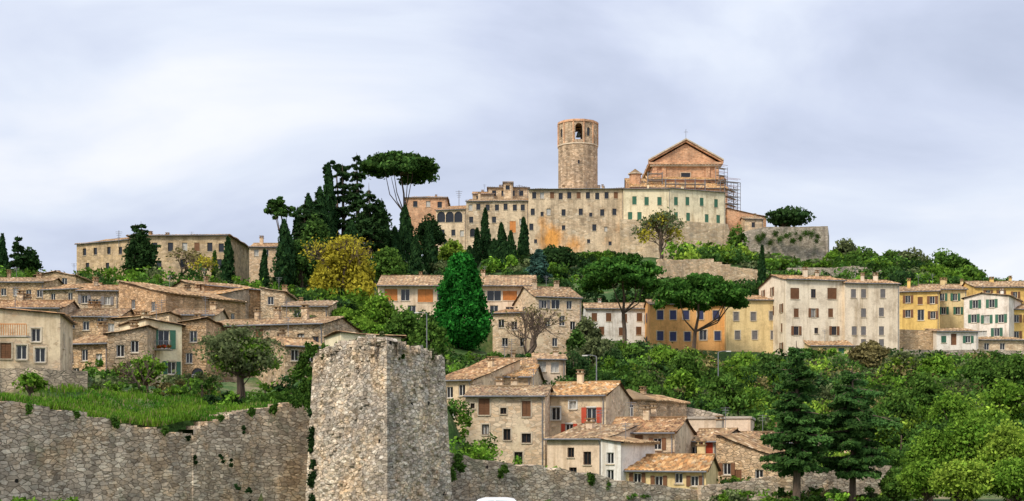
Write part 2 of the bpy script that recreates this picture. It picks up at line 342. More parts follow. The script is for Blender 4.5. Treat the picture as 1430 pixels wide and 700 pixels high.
def house(name,u0,u1,d0,d1,vb,ve,D,wall,roof='side',pitch=17,wins=(),ws=(.9,1.35),sh=None,trim=None,ov=.4,chim=1,found=8,roofm='roof_tiles',side=True,ridge=.5,fm='frame_white',ant=None,kd='n',pad=True):
    dm=(d0+d1)/2
    A=P(u0,0,d0);B=P(u1,0,d1); zb=CZ+(V0-vb)/F*dm; H=(vb-ve)/F*dm
    if dm<230:
        if roof=='mono': pitch*=.55
        elif roof=='side': pitch*=.72
    dx,dy=B[0]-A[0],B[1]-A[1]; W=math.hypot(dx,dy); yaw=math.atan2(dy,dx)
    if pad and dm<286: PADS.append((A[:2],np.array([dx,dy])/W,W,-4,D*.35,max(zb,.15),5.0))
    E=empty(name,(A[0],A[1],zb),yaw)
    o=dict(sh=sh,trim=trim,far=dm>290,fm=fm)
    parts={k:MB() for k in ('walls','roof','window_glass','window_frames','shutters','chimney','antenna')}
    X=np.array([1.,0,0]);Y=np.array([0,1.,0])
    frF=(np.zeros(3),X,-Y); frR=(np.array([W,0,0]),Y,X); frL=(np.array([0,D,0]),-Y,-X)
    wl=[]
    for w in wins:
        k=(w[0]-U0)/F; t=(k*A[1]-A[0])/(dx-k*dy); yy=A[1]+dy*t; z=CZ+(V0-w[1])/F*yy-zb
        kk=w[2] if len(w)>2 else ('o' if sh and kd=='n' else kd)
        sz=w[3] if len(w)>3 else ws
        e=[t*W,z,sz[0],sz[1],kk]
        if len(w)>4: e.append(w[4])
        wl.append(tuple(e))
    facade(parts,frF,W,-found,H,wl,wall,o)
    sw=[]
    if side and D>4:
        nn=max(1,int(D//3.6)); nz=max(1,int(H//3))
        for i in range(nn):
            for j in range(nz):
                if random.random()<.3: continue
                sw.append(((i+.5)*D/nn,(j+.58)*H/nz,ws[0]*.9,min(ws[1],H/nz*.6),'n' if not sh else random.choice('oc')))
    facade(parts,frR,D,-found,H,sw if u1<U0 else [],wall,o)
    facade(parts,frL,D,-found,H,[(D-a[0],)+a[1:] for a in sw] if u0>U0 else [],wall,o)
    wm=parts['walls']; rm=parts['roof']
    wm.poly([(W,D,-found),(0,D,-found),(0,D,H),(W,D,H)],wall)
    p=math.radians(pitch); c,s,t=math.cos(p),math.sin(p),math.tan(p); per=.34 if dm<175 else .6
    z0=H-ov*t+.03; so=.25
    def S(A_,e,sv,Le,Ls,hl=0,hr=0): slope(rm,A_,e,sv,Le,Ls,hl,hr,roofm,per)
    if roof=='side':
        rd=D*ridge; L=(rd+ov)/c; S((-so,-ov,z0),(1,0,0),(0,c,s),W+2*so,L)
        hr_=rd*t; t2=hr_/(D-rd); p2=math.atan(t2); L2=(D-rd+ov)/math.cos(p2)
        S((W+so,D+ov,H-ov*t2+.03),(-1,0,0),(0,-math.cos(p2),math.sin(p2)),W+2*so,L2)
        for x in (0,W): wm.poly([(x,0,H),(x,D,H),(x,rd,H+hr_)],wall)
        mbtube(rm,[(-so,rd,H+hr_+.1),(W+so,rd,H+hr_+.1)],.14,roofm); top=H+hr_
    elif roof=='front':
        rx=W*ridge; hr_=rx*t; t2=hr_/(W-rx); p2=math.atan(t2)
        S((-ov,D+so,z0),(0,-1,0),(c,0,s),D+2*so,(rx+ov)/c)
        S((W+ov,-so,H-ov*t2+.03),(0,1,0),(-math.cos(p2),0,math.sin(p2)),D+2*so,(W-rx+ov)/math.cos(p2))
        for y in (0,D): wm.poly([(0,y,H),(W,y,H),(rx,y,H+hr_)],wall)
        mbtube(rm,[(rx,-so,H+hr_+.1),(rx,D+so,H+hr_+.1)],.14,roofm); top=H+hr_
    elif roof=='mono':
        S((-so,-ov,z0),(1,0,0),(0,c,s),W+2*so,(D+ov+.2)/c); hr_=D*t
        for x in (0,W): wm.poly([(x,0,H),(x,D,H),(x,D,H+hr_)],wall)
        wm.poly([(0,D,H),(W,D,H),(W,D,H+hr_),(0,D,H+hr_)],wall); top=H+hr_*.5
    elif roof in('monoR','monoL'):
        hr_=W*t
        if roof=='monoR':
            S((W+ov,-so,z0),(0,1,0),(-c,0,s),D+2*so,(W+ov+.2)/c); tri=[(0,H),(W,H),(0,H+hr_)]; xx=0
        else:
            S((-ov,D+so,z0),(0,-1,0),(c,0,s),D+2*so,(W+ov+.2)/c); tri=[(0,H),(W,H),(W,H+hr_)]; xx=W
        for y in (0,D): wm.poly([(a,y,b) for a,b in tri],wall)
        wm.poly([(xx,0,H),(xx,D,H),(xx,D,H+hr_),(xx,0,H+hr_)],wall); top=H+hr_*.5
    elif roof=='hip':
        m_=min(W,D)/2; r=m_+ov; L=r/c
        S((-ov,-ov,z0),(1,0,0),(0,c,s),W+2*ov,L,r,r); S((W+ov,D+ov,z0),(-1,0,0),(0,-c,s),W+2*ov,L,r,r)
        S((W+ov,-ov,z0),(0,1,0),(-c,0,s),D+2*ov,L,r,r); S((-ov,D+ov,z0),(0,-1,0),(c,0,s),D+2*ov,L,r,r); top=H+m_*t*.7
    else:
        bx(rm,-.15,W+.15,-.15,D+.15,H+.003,H+.25,'concrete_trim'); top=H+.2
    if roof in('side','mono','hip'):
        g=parts['chimney']
        mbtube(g,[(-.1,-ov-.06,z0+.02),(W+.1,-ov-.06,z0-.02)],.075,'metal',5)
        mbtube(g,[(W-.25,-ov-.06,z0),(W-.25,-.1,z0-.5),(W-.25,-.1,-2)],.05,'metal',5)
    for i in range(chim):
        cx=random.uniform(.15,.85)*W; cy=random.uniform(.35,.7)*D; w=random.uniform(.22,.36); ch=parts['chimney']; hh=random.uniform(.5,1.1)
        bx(ch,cx-w,cx+w,cy-w,cy+w,top-1.5,top+hh,wall); bx(ch,cx-w-.1,cx+w+.1,cy-w-.1,cy+w+.1,top+hh+.003,top+hh+.12,'roof_tiles')
        for a in(-1,1): bx(ch,cx+a*(w-.1)-.06,cx+a*(w-.1)+.06,cy-w+.03,cy+w-.03,top+hh+.123,top+hh+.35,wall)
        bx(ch,cx-w-.08,cx+w+.08,cy-w-.08,cy+w+.08,top+hh+.353,top+hh+.45,'roof_tiles')
    if ant or (ant is None and random.random()<.5):
        a=parts['antenna']; ax=random.uniform(.2,.8)*W; ay=D*.5; h=top+random.uniform(1.6,2.6)
        mbtube(a,[(ax,ay,top-.5),(ax,ay,h)],.03,'metal',4)
        for k,l in ((0,.5),(.25,.4),(.5,.3)): mbtube(a,[(ax-l,ay,h-.1-k),(ax+l,ay,h-.1-k)],.018,'metal',4)
        mbtube(a,[(ax,ay-.6,h-.3),(ax,ay+.6,h-.3)],.018,'metal',4)
    for k,mb in parts.items():
        if mb.f: mb.obj(k,E)
    return E
def rwall(name,pts,mat,thick=1.2,rag=.15,step=.5,bottom=None,down=5.0):
    Pn=[P(*p) for p in pts]; mb=MB(); line=[]
    for a,b in zip(Pn[:-1],Pn[1:]):
        n=max(1,int(np.linalg.norm((b-a)[:2])/step))
        for i in range(n): line.append(a+(b-a)*i/n)
    line.append(Pn[-1]); line=np.array(line); o=line[0].copy(); 
    o[2]=0
    hs=line[:,2].copy()
    k=np.repeat(R.normal(0,rag,len(hs)//2+1),2)[:len(hs)]; hs=hs+k
    for i in range(len(line)-1):
        a,b=line[i],line[i+1]; t=(b-a)[:2]; t=t/np.linalg.norm(t); n=np.array([-t[1],t[0],0])*thick
        za=hs[i]; zb_=hs[i] if rag>0.1 else hs[i+1]
        if bottom is None: f0=min(tz(a[0],a[1]-1),tz(b[0],b[1]-1))-down
        else: f0=bottom
        A=np.array([a[0],a[1],0])-o;B=np.array([b[0],b[1],0])-o; A[2]=B[2]=0; Z=lambda q,z:np.array([q[0],q[1],z])
        mb.poly([Z(A,f0),Z(B,f0),Z(B,zb_),Z(A,za)],mat); mb.poly([Z(B+n,f0),Z(A+n,f0),Z(A+n,za),Z(B+n,zb_)],mat)
        mb.poly([Z(A,za),Z(B,zb_),Z(B+n,zb_),Z(A+n,za)],mat)
        if rag>.1 and i+2<len(line):
            zz=sorted((hs[i],hs[i+1])); mb.poly([Z(B,zz[0]),Z(B+n,zz[0]),Z(B+n,zz[1]),Z(B,zz[1])],mat)
        if i==0: mb.poly([Z(A,f0),Z(A+n,f0),Z(A+n,za),Z(A,za)],mat)
        if i==len(line)-2: mb.poly([Z(B,f0),Z(B+n,f0),Z(B+n,zb_),Z(B,zb_)],mat)
    return mb.obj(name,None,(o[0],o[1],0))
# ============================================================ CITY WALL
rwall('city_wall',[(-160,545,80),(0,560,88),(60,568,90),(130,580,93),(200,594,95.5),(255,606,97.5),(268,608,98),(270,600,98),(290,588,98.8),(300,582,99.2),(330,574,100.5),(365,570,102),(395,562,103),(425,558,104),(445,575,104.6)],'stone_rampart',2.4,.12,.45,-2)
rwall('city_wall',[(612,628,105.5),(660,640,107.5),(720,648,110),(780,655,112.5),(850,668,115),(905,676,117),(960,684,119),(1000,690,121)],'stone_rampart',2.2,.1,.5,-2)
def wall_tower():
    c0=P(540,0,92)[:2]; cl=P(438,0,98.5)[:2]; cr=P(620,0,99)[:2]; cb=cl+cr-c0
    cs=[cl,c0,cr,cb]; cen=sum(cs)/4; E=empty('wall_tower',(cen[0],cen[1],0)); mb=MB(); q=MB()
    tops=[[(0,500),(.1,495),(.14,488),(.3,485),(.36,478),(.5,481),(.56,474),(.7,475),(.78,469),(.9,472),(1,475)],[(0,475),(.15,479),(.3,480),(.36,487),(.55,485),(.75,493),(.8,498),(1,500)],None,None]
    for k in range(4):
        a,b=cs[k],cs[(k+1)%4]; L=np.linalg.norm(b-a); n=int(L/.3); rows=50
        nrm=np.array([(b-a)[1],-(b-a)[0]])/L
        prof=[]
        for i in range(n+1):
            t=i/n; pt=a+(b-a)*t
            if tops[k]: v=np.interp(t,[x[0] for x in tops[k]],[x[1] for x in tops[k]]); z=CZ+(V0-v)/F*pt[1]
            else: z=CZ+(V0-499)/F*98.8
            prof.append((pt,z))
        jit=[R.normal(0,.15) if 0<i<n else 0 for i in range(n+1)]
        grid=[]
        for i,(pt,z) in enumerate(prof):
            col=[]
            for r in range(rows+1):
                zz=-1.5+(z+jit[i]+1.5)*r/rows
                bat=(1-max(zz,0)/11)*.45
                w=0.0 if i in(0,n) else (.05*math.sin(i*1.7+r*2.3)+.07*math.sin(i*.4-r*.5)+R.normal(0,.018))
                if i in (0,n): 
                    corner=cs[k] if i==0 else cs[(k+1)%4]; dirc=(corner-cen)/np.linalg.norm(corner-cen); pp=corner+dirc*bat*1.35-cen
                else: pp=pt-cen+nrm*(bat+w)
                col.append((pp[0],pp[1],zz))
            grid.append(col)
        for i in range(n):
            for r in range(rows): mb.poly([grid[i][r],grid[i+1][r],grid[i+1][r+1],grid[i][r+1]],'stone_citywall')
        for i in range(n):
            A=np.array(grid[i][rows]);B=np.array(grid[i+1][rows]); ins=np.array([-nrm[0]*.9,-nrm[1]*.9,-.1])
            mb.poly([A,B,B+ins,A+ins],'stone_citywall'); mb.poly([A+ins,B+ins,B+ins-[0,0,1.2],A+ins-[0,0,1.2]],'stone_citywall')
        if tops[k]:
            for _ in range(110):
                t=R.uniform(.03,.97); pt=a+(b-a)*t; v=np.interp(t,[x[0] for x in tops[k]],[x[1] for x in tops[k]]); zt=CZ+(V0-v)/F*pt[1]-.3
                zz=R.uniform(0,zt); bat=(1-max(zz,0)/11)*.45; ex=(b-a)/L; w=R.uniform(.12,.28); h=R.uniform(.06,.12); pr=bat+R.uniform(.05,.10)
                O=np.array([*(pt-cen),0.]); obox(q,(O,np.array([*ex,0]),np.array([*nrm,0])),-w,w,bat-.2,pr,zz-h,zz+h,'stone_citywall')
    mb.poly([(*(c-cen)*.93,9.7) for c in cs],'ground_grass')
    mb.obj('masonry',E)
    d1=(cl-c0)/np.linalg.norm(cl-c0); d2=(cr-c0)/np.linalg.norm(cr-c0); dirc=(c0-cen)/np.linalg.norm(c0-cen)
    z=-1.0;i=0
    while z<10.6:
        h=random.uniform(.28,.42); L1,L2=(random.uniform(.7,.95),random.uniform(.35,.5)) if i%2 else (random.uniform(.35,.5),random.uniform(.7,.95))
        base=c0-cen+dirc*((1-max(z,0)/11)*.45*1.35+.05)
        pts=[base,base+d2*L2,base+d2*L2+d1*.3,base+d1*L1+d2*.3,base+d1*L1]
        lo=[(p[0],p[1],z) for p in pts]; hi=[(p[0],p[1],z+h-.03) for p in pts]
        q.poly(hi,'stone_citywall'); q.poly(lo[::-1],'stone_citywall')
        for k in range(5): q.poly([lo[k],lo[(k+1)%5],hi[(k+1)%5],hi[k]],'stone_citywall')
        z+=h;i+=1
    q.obj('quoins_and_facing_stones',E)
    s=MB()
    for k,(a,b) in enumerate(((cl,c0),(c0,cr))):
        for i in range(46):
            t=random.random(); p_=a+(b-a)*t-cen; p_=p_*(1-.5/np.linalg.norm(p_)*random.random()); v=np.interp(t,[x[0] for x in tops[k]],[x[1] for x in tops[k]]); y=(a+(b-a)*t)[1]
            z=CZ+(V0-v)/F*y-.12; r=random.uniform(.12,.28); bx(s,p_[0]-r,p_[0]+r,p_[1]-r*.7,p_[1]+r*.7,z-.3,z+r*.9,'stone_citywall')
    s.obj('loose_stones',E)
wall_tower()
# ============================================================ HIGH PALACE
house('convent_wing',609,651,374,372,349,293,22,'palace_wall',pitch=14,wins=[(616,303,'a',(2.2,2.8)),(628,303,'a',(2.2,2.8)),(640,303,'a',(2.2,2.8)),(618,325),(633,325),(645,326),(622,340)],ws=(1.1,1.6),chim=1)
house('stone_palace',651,738,371,370,350,281,24,'palace_wall',pitch=12,wins=[(657,290),(668,289),(681,290),(694,290),(706,289),(719,290),(730,290),(658,307),(676,309),(690,307),(716,317,'c',(1.6,3),'sh_orange'),(660,325,'a',(1.4,2.2)),(676,327),(700,326),(728,310),(730,328)],ws=(1.05,1.6),chim=2)
house('roof_loggia',682,738,386,386,290,262,14,'stone_far','hip',12,wins=[(690,270),(703,270),(716,270),(728,270)],ws=(1.1,1.5),chim=2,found=4)
house('roof_loggia',703,716,384,384,275,255,6,'stone_far','side',12,wins=[(709,262)],ws=(1.1,1.2),chim=0,found=4,ant=False)
house('roof_loggia',660,690,384,384,290,271,12,'stone_far','side',14,wins=[(668,277)],ws=(1.1,1.3),chim=1,found=4)
house('stone_palace',738,871,369,368,352,264,26,'palace_wall',pitch=9,wins=[(746,273),(757,273),(771,273,'c'),(783,274),(795,273),(808,273,'c'),(821,273),(834,274),(847,273),(860,273,'c'),
 (744,296),(757,299,'n',(.8,1.1)),(766,296),(787,297),(811,296),(825,300,'n',(.8,1.1)),(841,297),(858,296),(742,317),(787,318,'n',(.9,1.2)),(830,318),(846,320,'n',(.8,1.2)),(748,337,'n',(.8,1)),(822,337,'n',(.8,1)),(852,340,'n',(.8,1))],ws=(1.05,1.7),chim=4,ov=.7)
house('plaster_palace',871,936,366,366,330,264,24,'plaster_cream',pitch=10,wins=[(886,280),(903,281),(921,281),(880,302),(893,302),(917,303),(930,303)],ws=(1.1,2.1),sh='sh_green',kd='c',chim=1)
house('plaster_palace',936,1013,366,372,330,266,22,'plaster_cream',pitch=10,wins=[(944,281),(960,281),(980,282),(1000,284),(944,302),(961,303),(987,305),(1003,306)],ws=(1.1,2.1),sh='sh_green',kd='c',chim=1)
rwall('palace_base_wall',[(866,306,363.5),(936,308,363),(1016,313,369),(1022,330,370)],'stone_far',2.6,.03,2.0)
house('brick_house',566,624,388,388,302,276,16,'brick_church','hip',12,wins=[(580,285),(598,285),(614,286)],ws=(1.2,1.6),chim=1)
house('brick_house',1016,1070,384,386,325,302,14,'brick_church','monoR',10,wins=[(1030,308,'a',(2,2.8)),(1046,311)],ws=(1.2,1.6))
house('stone_house',1040,1066,378,378,330,306,10,'stone_far','side',14,wins=[(1052,314)])
rwall('retaining_wall',[(1022,332,368),(1046,322,370),(1070,317,371),(1156,316,374),(1158,330,380)],'stone_retaining',2.0,.04,2.0)
rwall('retaining_wall',[(920,362,302),(985,362,305),(1020,372,305),(1062,378,306)],'stone_pale',1.5,.11,1.5)
rwall('retaining_wall',[(1100,374,322),(1150,374,322),(1190,371,324),(1232,380,325)],'stone_retaining',1.5,.11,1.5)
def bell_tower():
    cx,cy,_=P(807,0,394); zb=58; zt=CZ+(V0-173)/F*394; r=5.55; E=empty('bell_tower',(cx,cy,zb)); H=zt-zb
    parts={k:MB() for k in('walls','window_glass','window_frames','shutters')}; o=dict(sh=None,trim=None,far=True)
    zc=H-6.6
    N=12
    for i in range(N):
        a0=2*math.pi*(i-.5)/N-math.pi/2;a1=2*math.pi*(i+.5)/N-math.pi/2
        A=np.array([r*math.cos(a0),r*math.sin(a0),0]);B=np.array([r*math.cos(a1),r*math.sin(a1),0]); L=np.linalg.norm(B-A); ex=(B-A)/L; n=np.array([ex[1],-ex[0],0])
        facade(parts,(A,ex,n),L,0,zc,[(L/2,zc-5,.5,1.1,'n')] if i in(0,4,8) else [],'stone_tower',o)
        w=[(L/2,zc+3.4,1.9,4.4,'t')] if i%3==0 else ([(L/2,zc+3.4,1.0,2.4,'a')] if i%3==1 else [])
        facade(parts,(A,ex,n),L,zc+.35,H-.5,w,'stone_tower',o)
    c=MB()
    def ring(r0,r1,z0,z1,mat):
        for i in range(N):
            a0=2*math.pi*(i-.5)/N-math.pi/2;a1=2*math.pi*(i+.5)/N-math.pi/2
            p=lambda a,r,z:(r*math.cos(a),r*math.sin(a),z)
            c.poly([p(a0,r1,z0),p(a1,r1,z0),p(a1,r1,z1),p(a0,r1,z1)],mat); c.poly([p(a0,r0,z1),p(a1,r0,z1),p(a1,r1,z1),p(a0,r1,z1)],mat); c.poly([p(a0,r0,z0),p(a1,r0,z0),p(a1,r1,z0),p(a0,r1,z0)],mat)
    ring(4.6,r+.18,zc,zc+.35,'trim_stone'); ring(3,r+.25,H-.5,H-.1,'brick_church'); ring(0.01,r+.05,H-.098,H+.12,'brick_church')
    ring(.01,r-.4,zc-.5,zc-.2,'stone_tower')
    for i in range(N):
        a0=2*math.pi*(i-.5)/N-math.pi/2; mbtube(c,[(r*math.cos(a0),r*math.sin(a0),zc+.35),(r*math.cos(a0),r*math.sin(a0),H-.5)],.22,'brick_church',4)
    c.obj('cornices',E)
    for k,mb in parts.items():
        if mb.f: mb.obj(k,E)
    b=MB(); z=zc+2.2; mbtube(b,[(0,-3.2,z),(0,-3.2,z+.3),(0,-3.2,z+1.2),(0,-3.2,z+1.5)],[.75,.6,.38,.1],'bronze',12); mbtube(b,[(-1.4,-3.2,z+1.6),(1.4,-3.2,z+1.6)],.1,'wood_dark'); b.obj('bell',E)
bell_tower()
def church():
    x0,_,_=P(911,0,402);x1,_,_=P(1004,0,402); d=402; zb=60; W=x1-x0
    E=empty('church',(x0,d,zb)); z=lambda v:CZ+(V0-v)/F*d-zb
    parts={k:MB() for k in('walls','window_glass','window_frames','shutters')}; o=dict(sh=None,trim='trim_stone',far=True)
    X=np.array([1.,0,0]);Y=np.array([0,1.,0]); D=36; H=z(232)
    frF=(np.zeros(3),X,-Y); frR=(np.array([W,0,0]),Y,X); frL=(np.array([0,D,0]),-Y,-X)
    facade(parts,frF,W,0,H,[(W/2,z(247),2.6,2.2,'n')],'brick_church',o)
    sw=[(4+i*7,H-3.5,2,2.2,'n') for i in range(5)]
    facade(parts,frR,D,0,H,sw,'brick_church',o); facade(parts,frL,D,0,H,sw,'brick_church',o)
    wm=parts['walls']; ap=z(201)
    wm.poly([(0,0,H+.9),(W,0,H+.9),(W/2,0,ap)],'brick_church'); wm.poly([(W,D,0),(0,D,0),(0,D,H),(W/2,D,ap),(W,D,H)],'brick_church')
    wm.obj('walls',E)
    c=MB(); 
    bx(c,-1.0,W+1.0,-1.1,-.003,H+.35,H+.9,'brick_church'); bx(c,-.7,W+.7,-.75,-.003,H-.2,H+.347,'trim_stone')
    bx(c,-1.0,-.003,.0,D,H+.35,H+.9,'brick_church'); bx(c,W+.003,W+1.0,.0,D,H+.35,H+.9,'brick_church')
    bx(c,-.5,W+.5,-.5,-.003,z(252),z(250),'trim_stone')
    for xx in (.1,2.6,W-3.8,W-1.3): bx(c,xx,xx+1.2,-.35,-.003,z(250)+.003,H-.203,'brick_church')
    for i in range(22): bx(c,.2+i*W/22,.55+i*W/22,-1.0,-.752,H+.05,H+.345,'trim_stone')
    for sgn in(0,1):
        a=np.array([-1.2 if not sgn else W+1.2,0,H+.9]); b=np.array([W/2,0,ap+.5]); 
        for (n0,n1,h0,h1,mt) in ((-.8,.1,-.1,.45,'brick_church'),(-1.2,.1,.453,.85,'trim_stone')):
            p=[a+[0,n0,h0],b+[0,n0,h0],b+[0,n0,h1],a+[0,n0,h1],a+[0,n1,h0],b+[0,n1,h0],b+[0,n1,h1],a+[0,n1,h1]]
            for f in((0,1,2,3),(7,6,5,4),(0,4,5,1),(1,5,6,2),(2,6,7,3),(3,7,4,0)): c.poly([p[i] for i in f],mt)
    mbtube(c,[(W/2,-.5,ap+1.2),(W/2,-.5,ap+4)],.06,'metal',5); mbtube(c,[(W/2-.6,-.5,ap+3.2),(W/2+.6,-.5,ap+3.2)],.05,'metal',5)
    c.obj('cornice_and_pilasters',E)
    r=MB(); pt=math.atan2(ap-H-.9,W/2); cc,ss=math.cos(pt),math.sin(pt)
    slope(r,(-1,D,H+.9),(0,-1,0),(cc,0,ss),D,(W/2+1)/cc,0,0,'roof_tiles_orange',.6); slope(r,(W+1,0,H+.9),(0,1,0),(-cc,0,ss),D,(W/2+1)/cc,0,0,'roof_tiles_orange',.6); r.obj('roof',E)
    for k in('window_glass','window_frames'): parts[k].obj(k,E)
church()
house('church_aisle',880,1016,392,394,300,262,9,'brick_church','side',24,wins=[(905,272)],chim=0,ridge=.95,roofm='roof_tiles_orange',ant=False,side=False)
house('church_aisle',905,1014,398,399,280,251,5,'brick_church','side',20,wins=[(928,257),(960,257),(990,257)],ws=(1.2,1),chim=0,ridge=.95,roofm='roof_tiles_orange',ant=False,side=False)
def lantern():
    x,y,_=P(887,0,396); E=empty('roof_lantern',(x,y,74)); H=CZ+(V0-236)/F*396-74; mb=MB()
    mbtube(mb,[(0,0,0),(0,0,H-1.6)],1.6,'brick_church',8); mbtube(mb,[(0,0,H-1.6),(0,0,H-1.3)],2.0,'trim_stone',8); mbtube(mb,[(0,0,H-1.3),(0,0,H-.9),(0,0,H)],[2.0,1.3,.1],'roof_tiles',8); mb.obj('drum_and_cap',E)
lantern()
def scaffold(u0,u1,d0,d1,z0,z1):
    a=P(u0,0,d0);b=P(u1,0,d1); dx=b-a; L=math.hypot(dx[0],dx[1]); E=empty('scaffolding',(a[0],a[1],z0),math.atan2(dx[1],dx[0])); mb=MB(); pl=MB(); H=z1-z0; n=max(1,int(L/2.2)); k=int(H/2)
    for j in(0,1.3):
        for i in range(n+1): mbtube(mb,[(i*L/n,j,0),(i*L/n,j,H)],.09,'metal',4)
        for i in range(1,k+1): mbtube(mb,[(0,j-.08,i*2),(L,j-.08,i*2)],.06,'metal',4); mbtube(mb,[(0,j-.08,i*2+1),(L,j-.08,i*2+1)],.05,'rust',4)
    for i in range(0,n): 
        for q in range(k):
            if (i+q)%2==0: mbtube(mb,[(i*L/n,-.15,q*2),((i+1)*L/n,-.15,q*2+2)],.05,'metal',4)
    for i in range(1,k+1): bx(pl,0,L,.15,1.15,i*2+.08,i*2+.16,'plank')
    mb.obj('poles',E); pl.obj('planks',E)
scaffold(1012,1030,384,391,62,77); scaffold(930,985,389,389.5,74,79.5); scaffold(905,925,395,395,76,82.5); scaffold(1006,1034,395,398,66,80.0); scaffold(1004,1016,397,399,76,84.5)
# ============================================================ LEFT PALAZZO
house('stone_palazzo',107,181,306,299,392,338,18,'stone_palazzo','side',13,wins=[(118,352),(133,351),(152,350),(168,350),(122,372),(150,372)],ws=(1.0,1.5),chim=2)
house('stone_palazzo',181,319,298,297,400,329,26,'stone_palazzo','hip',9,wins=[(196,345),(216,345),(238,345,'n'),(258,345),(275,345,'c'),(293,345),(309,346),(200,368),(222,370),(255,368),(288,366,'c',(1.6,2),'sh_brown'),(306,368)],ws=(1.1,1.8),chim=3,ov=.6)
house('stone_house',348,388,284,284,400,345,12,'plaster_worn','side',14,wins=[(358,353),(372,353),(366,372)],ws=(.9,1.3))
house('stone_house',50,106,236,236,410,385,12,'stone_house_wall','front',11,wins=[(70,394),(90,394)],side=False)
house('stone_house',-70,62,212,212,440,394,12,'stone_house_wall','side',16,wins=[(5,408),(22,408),(40,410),(55,410)],ws=(.8,1.1),chim=2)
house('stone_house',60,112,205,203,440,404,10,'stone_house_wall','side',18,wins=[(74,415),(98,414)],ws=(.8,1.1))
house('plaster_house',108,166,192,192,455,406,10,'stone_house_grey','side',18,wins=[(118,418),(133,424),(150,420)],ws=(.8,1.1),chim=1,sh='sh_grey')
house('stone_house',166,232,186,181,470,412,14,'stone_house_wall','monoR',13,wins=[(186,425),(200,440),(214,428)],ws=(.8,1.2))
house('stone_house',228,292,200,198,450,414,12,'stone_house_grey','mono',20,wins=[(245,425),(270,424)],ws=(.8,1.0),roofm='roof_tiles_orange')
house('stone_house',285,366,206,212,450,402,14,'stone_house_wall','side',14,wins=[(300,418),(322,417),(345,418)],ws=(.9,1.3))
house('stone_house',364,398,208,208,450,408,10,'stone_pale','monoR',10,wins=[(378,420)],ws=(.9,1.2))
house('stone_house',394,458,200,200,455,428,10,'stone_pale','mono',18,wins=[(415,438)],ws=(.9,1))
house('stone_house',84,166,174,174,500,442,10,'stone_house_wall','side',20,wins=[(100,452),(120,455),(140,450),(155,458)],ws=(.8,1.1),chim=2)
house('stone_house',-60,84,172,172,480,430,10,'stone_house_grey','side',20,wins=[(20,445),(50,446)],chim=2)
house('stone_house',160,236,166,166,510,446,10,'stone_pale','monoL',7,wins=[(180,460),(200,464)],ws=(.8,1.1))
house('brick_house',236,300,172,172,490,440,9,'plaster_old','side',18,wins=[(262,452)],ws=(.8,1.1))
house('stone_house',-90,84,127,129,520,437,10,'plaster_old','monoR',4,wins=[(8,490,'c',(.95,1.4),'sh_brown'),(30,492),(56,496,'n',(.9,1.3)),(50,468,'n',(.8,1.2)),(76,472,'n',(.7,1.1)),(6,441,'c',(1.6,1.7),'sh_orange')],ws=(.9,1.3),chim=2,trim='trim_stone')
house('stone_house',84,152,150,148,545,480,9,'stone_house_wall','side',20,wins=[(98,500),(118,496),(138,502),(106,522),(132,524)],ws=(.8,1.2),chim=1)
house('stone_house',150,206,143,143,548,466,9,'stone_house_wall','monoL',10,wins=[(168,490),(188,484),(178,515),(196,512)],ws=(.8,1.2))
house('plaster_house',204,254,146,148,548,454,9,'plaster_cream','monoR',8,wins=[(229,474,'o',(1.2,1.9)),(216,512,'n',(.8,1.2)),(240,514)],ws=(.9,1.3),sh='sh_green',trim='trim_stone')
house('stone_house',254,288,149,149,560,450,9,'stone_house_wall','monoL',8,wins=[(270,470),(264,500,'n',(.7,1.1)),(276,530,'a',(1.3,2.4))],ws=(.8,1.2))
house('stone_house',286,452,158,154,535,454,10,'stone_pale','side',16,wins=[(305,468),(335,470),(362,468,'c',(.9,1.3),'sh_brown'),(392,472),(420,474),(440,478),(320,497),(350,499),(400,499)],ws=(.85,1.25),chim=3,fm='wood_dark')
house('stone_house',398,456,138,140,545,484,9,'stone_house_wall','side',18,wins=[(412,496),(434,498),(420,517)],ws=(.8,1.1))
house('plaster_house',476,560,128,130,520,470,6,'plaster_cream','monoR',3,wins=[],chim=0,ant=False,side=False)
rwall('garden_wall',[(-80,512,108),(0,515,112),(60,515,113),(122,519,115)],'stone_house_grey',.8,.04,.6,3)
rwall('garden_wall',[(122,519,115),(123,521,124)],'stone_house_grey',.6,.04,.6,3)
E=empty('balcony',tuple(P(-6,472,126.4))); mb=MB()
bx(mb,0,3.0,-.9,.3,0,.15,'concrete_trim'); 
for i in range(16): mbtube(mb,[(i*.2,-.86,.15),(i*.2,-.86,1.1)],.03,'sh_orange',4)
bx(mb,0,3.0,-.9,-.84,1.1,1.18,'sh_orange'); mb.obj('slab_and_railing',E)
q=P(218,490,146.5); E=empty('balcony',tuple(q)); mb=MB(); bx(mb,0,1.7,-.7,.2,0,.12,'concrete_trim')
for i in range(12): mbtube(mb,[(.02+i*.15,-.66,.12),(.02+i*.15,-.66,.95)],.018,'metal',4)
bx(mb,0,1.7,-.69,-.65,.95,1.0,'metal'); mb.obj('slab_and_railing',E)
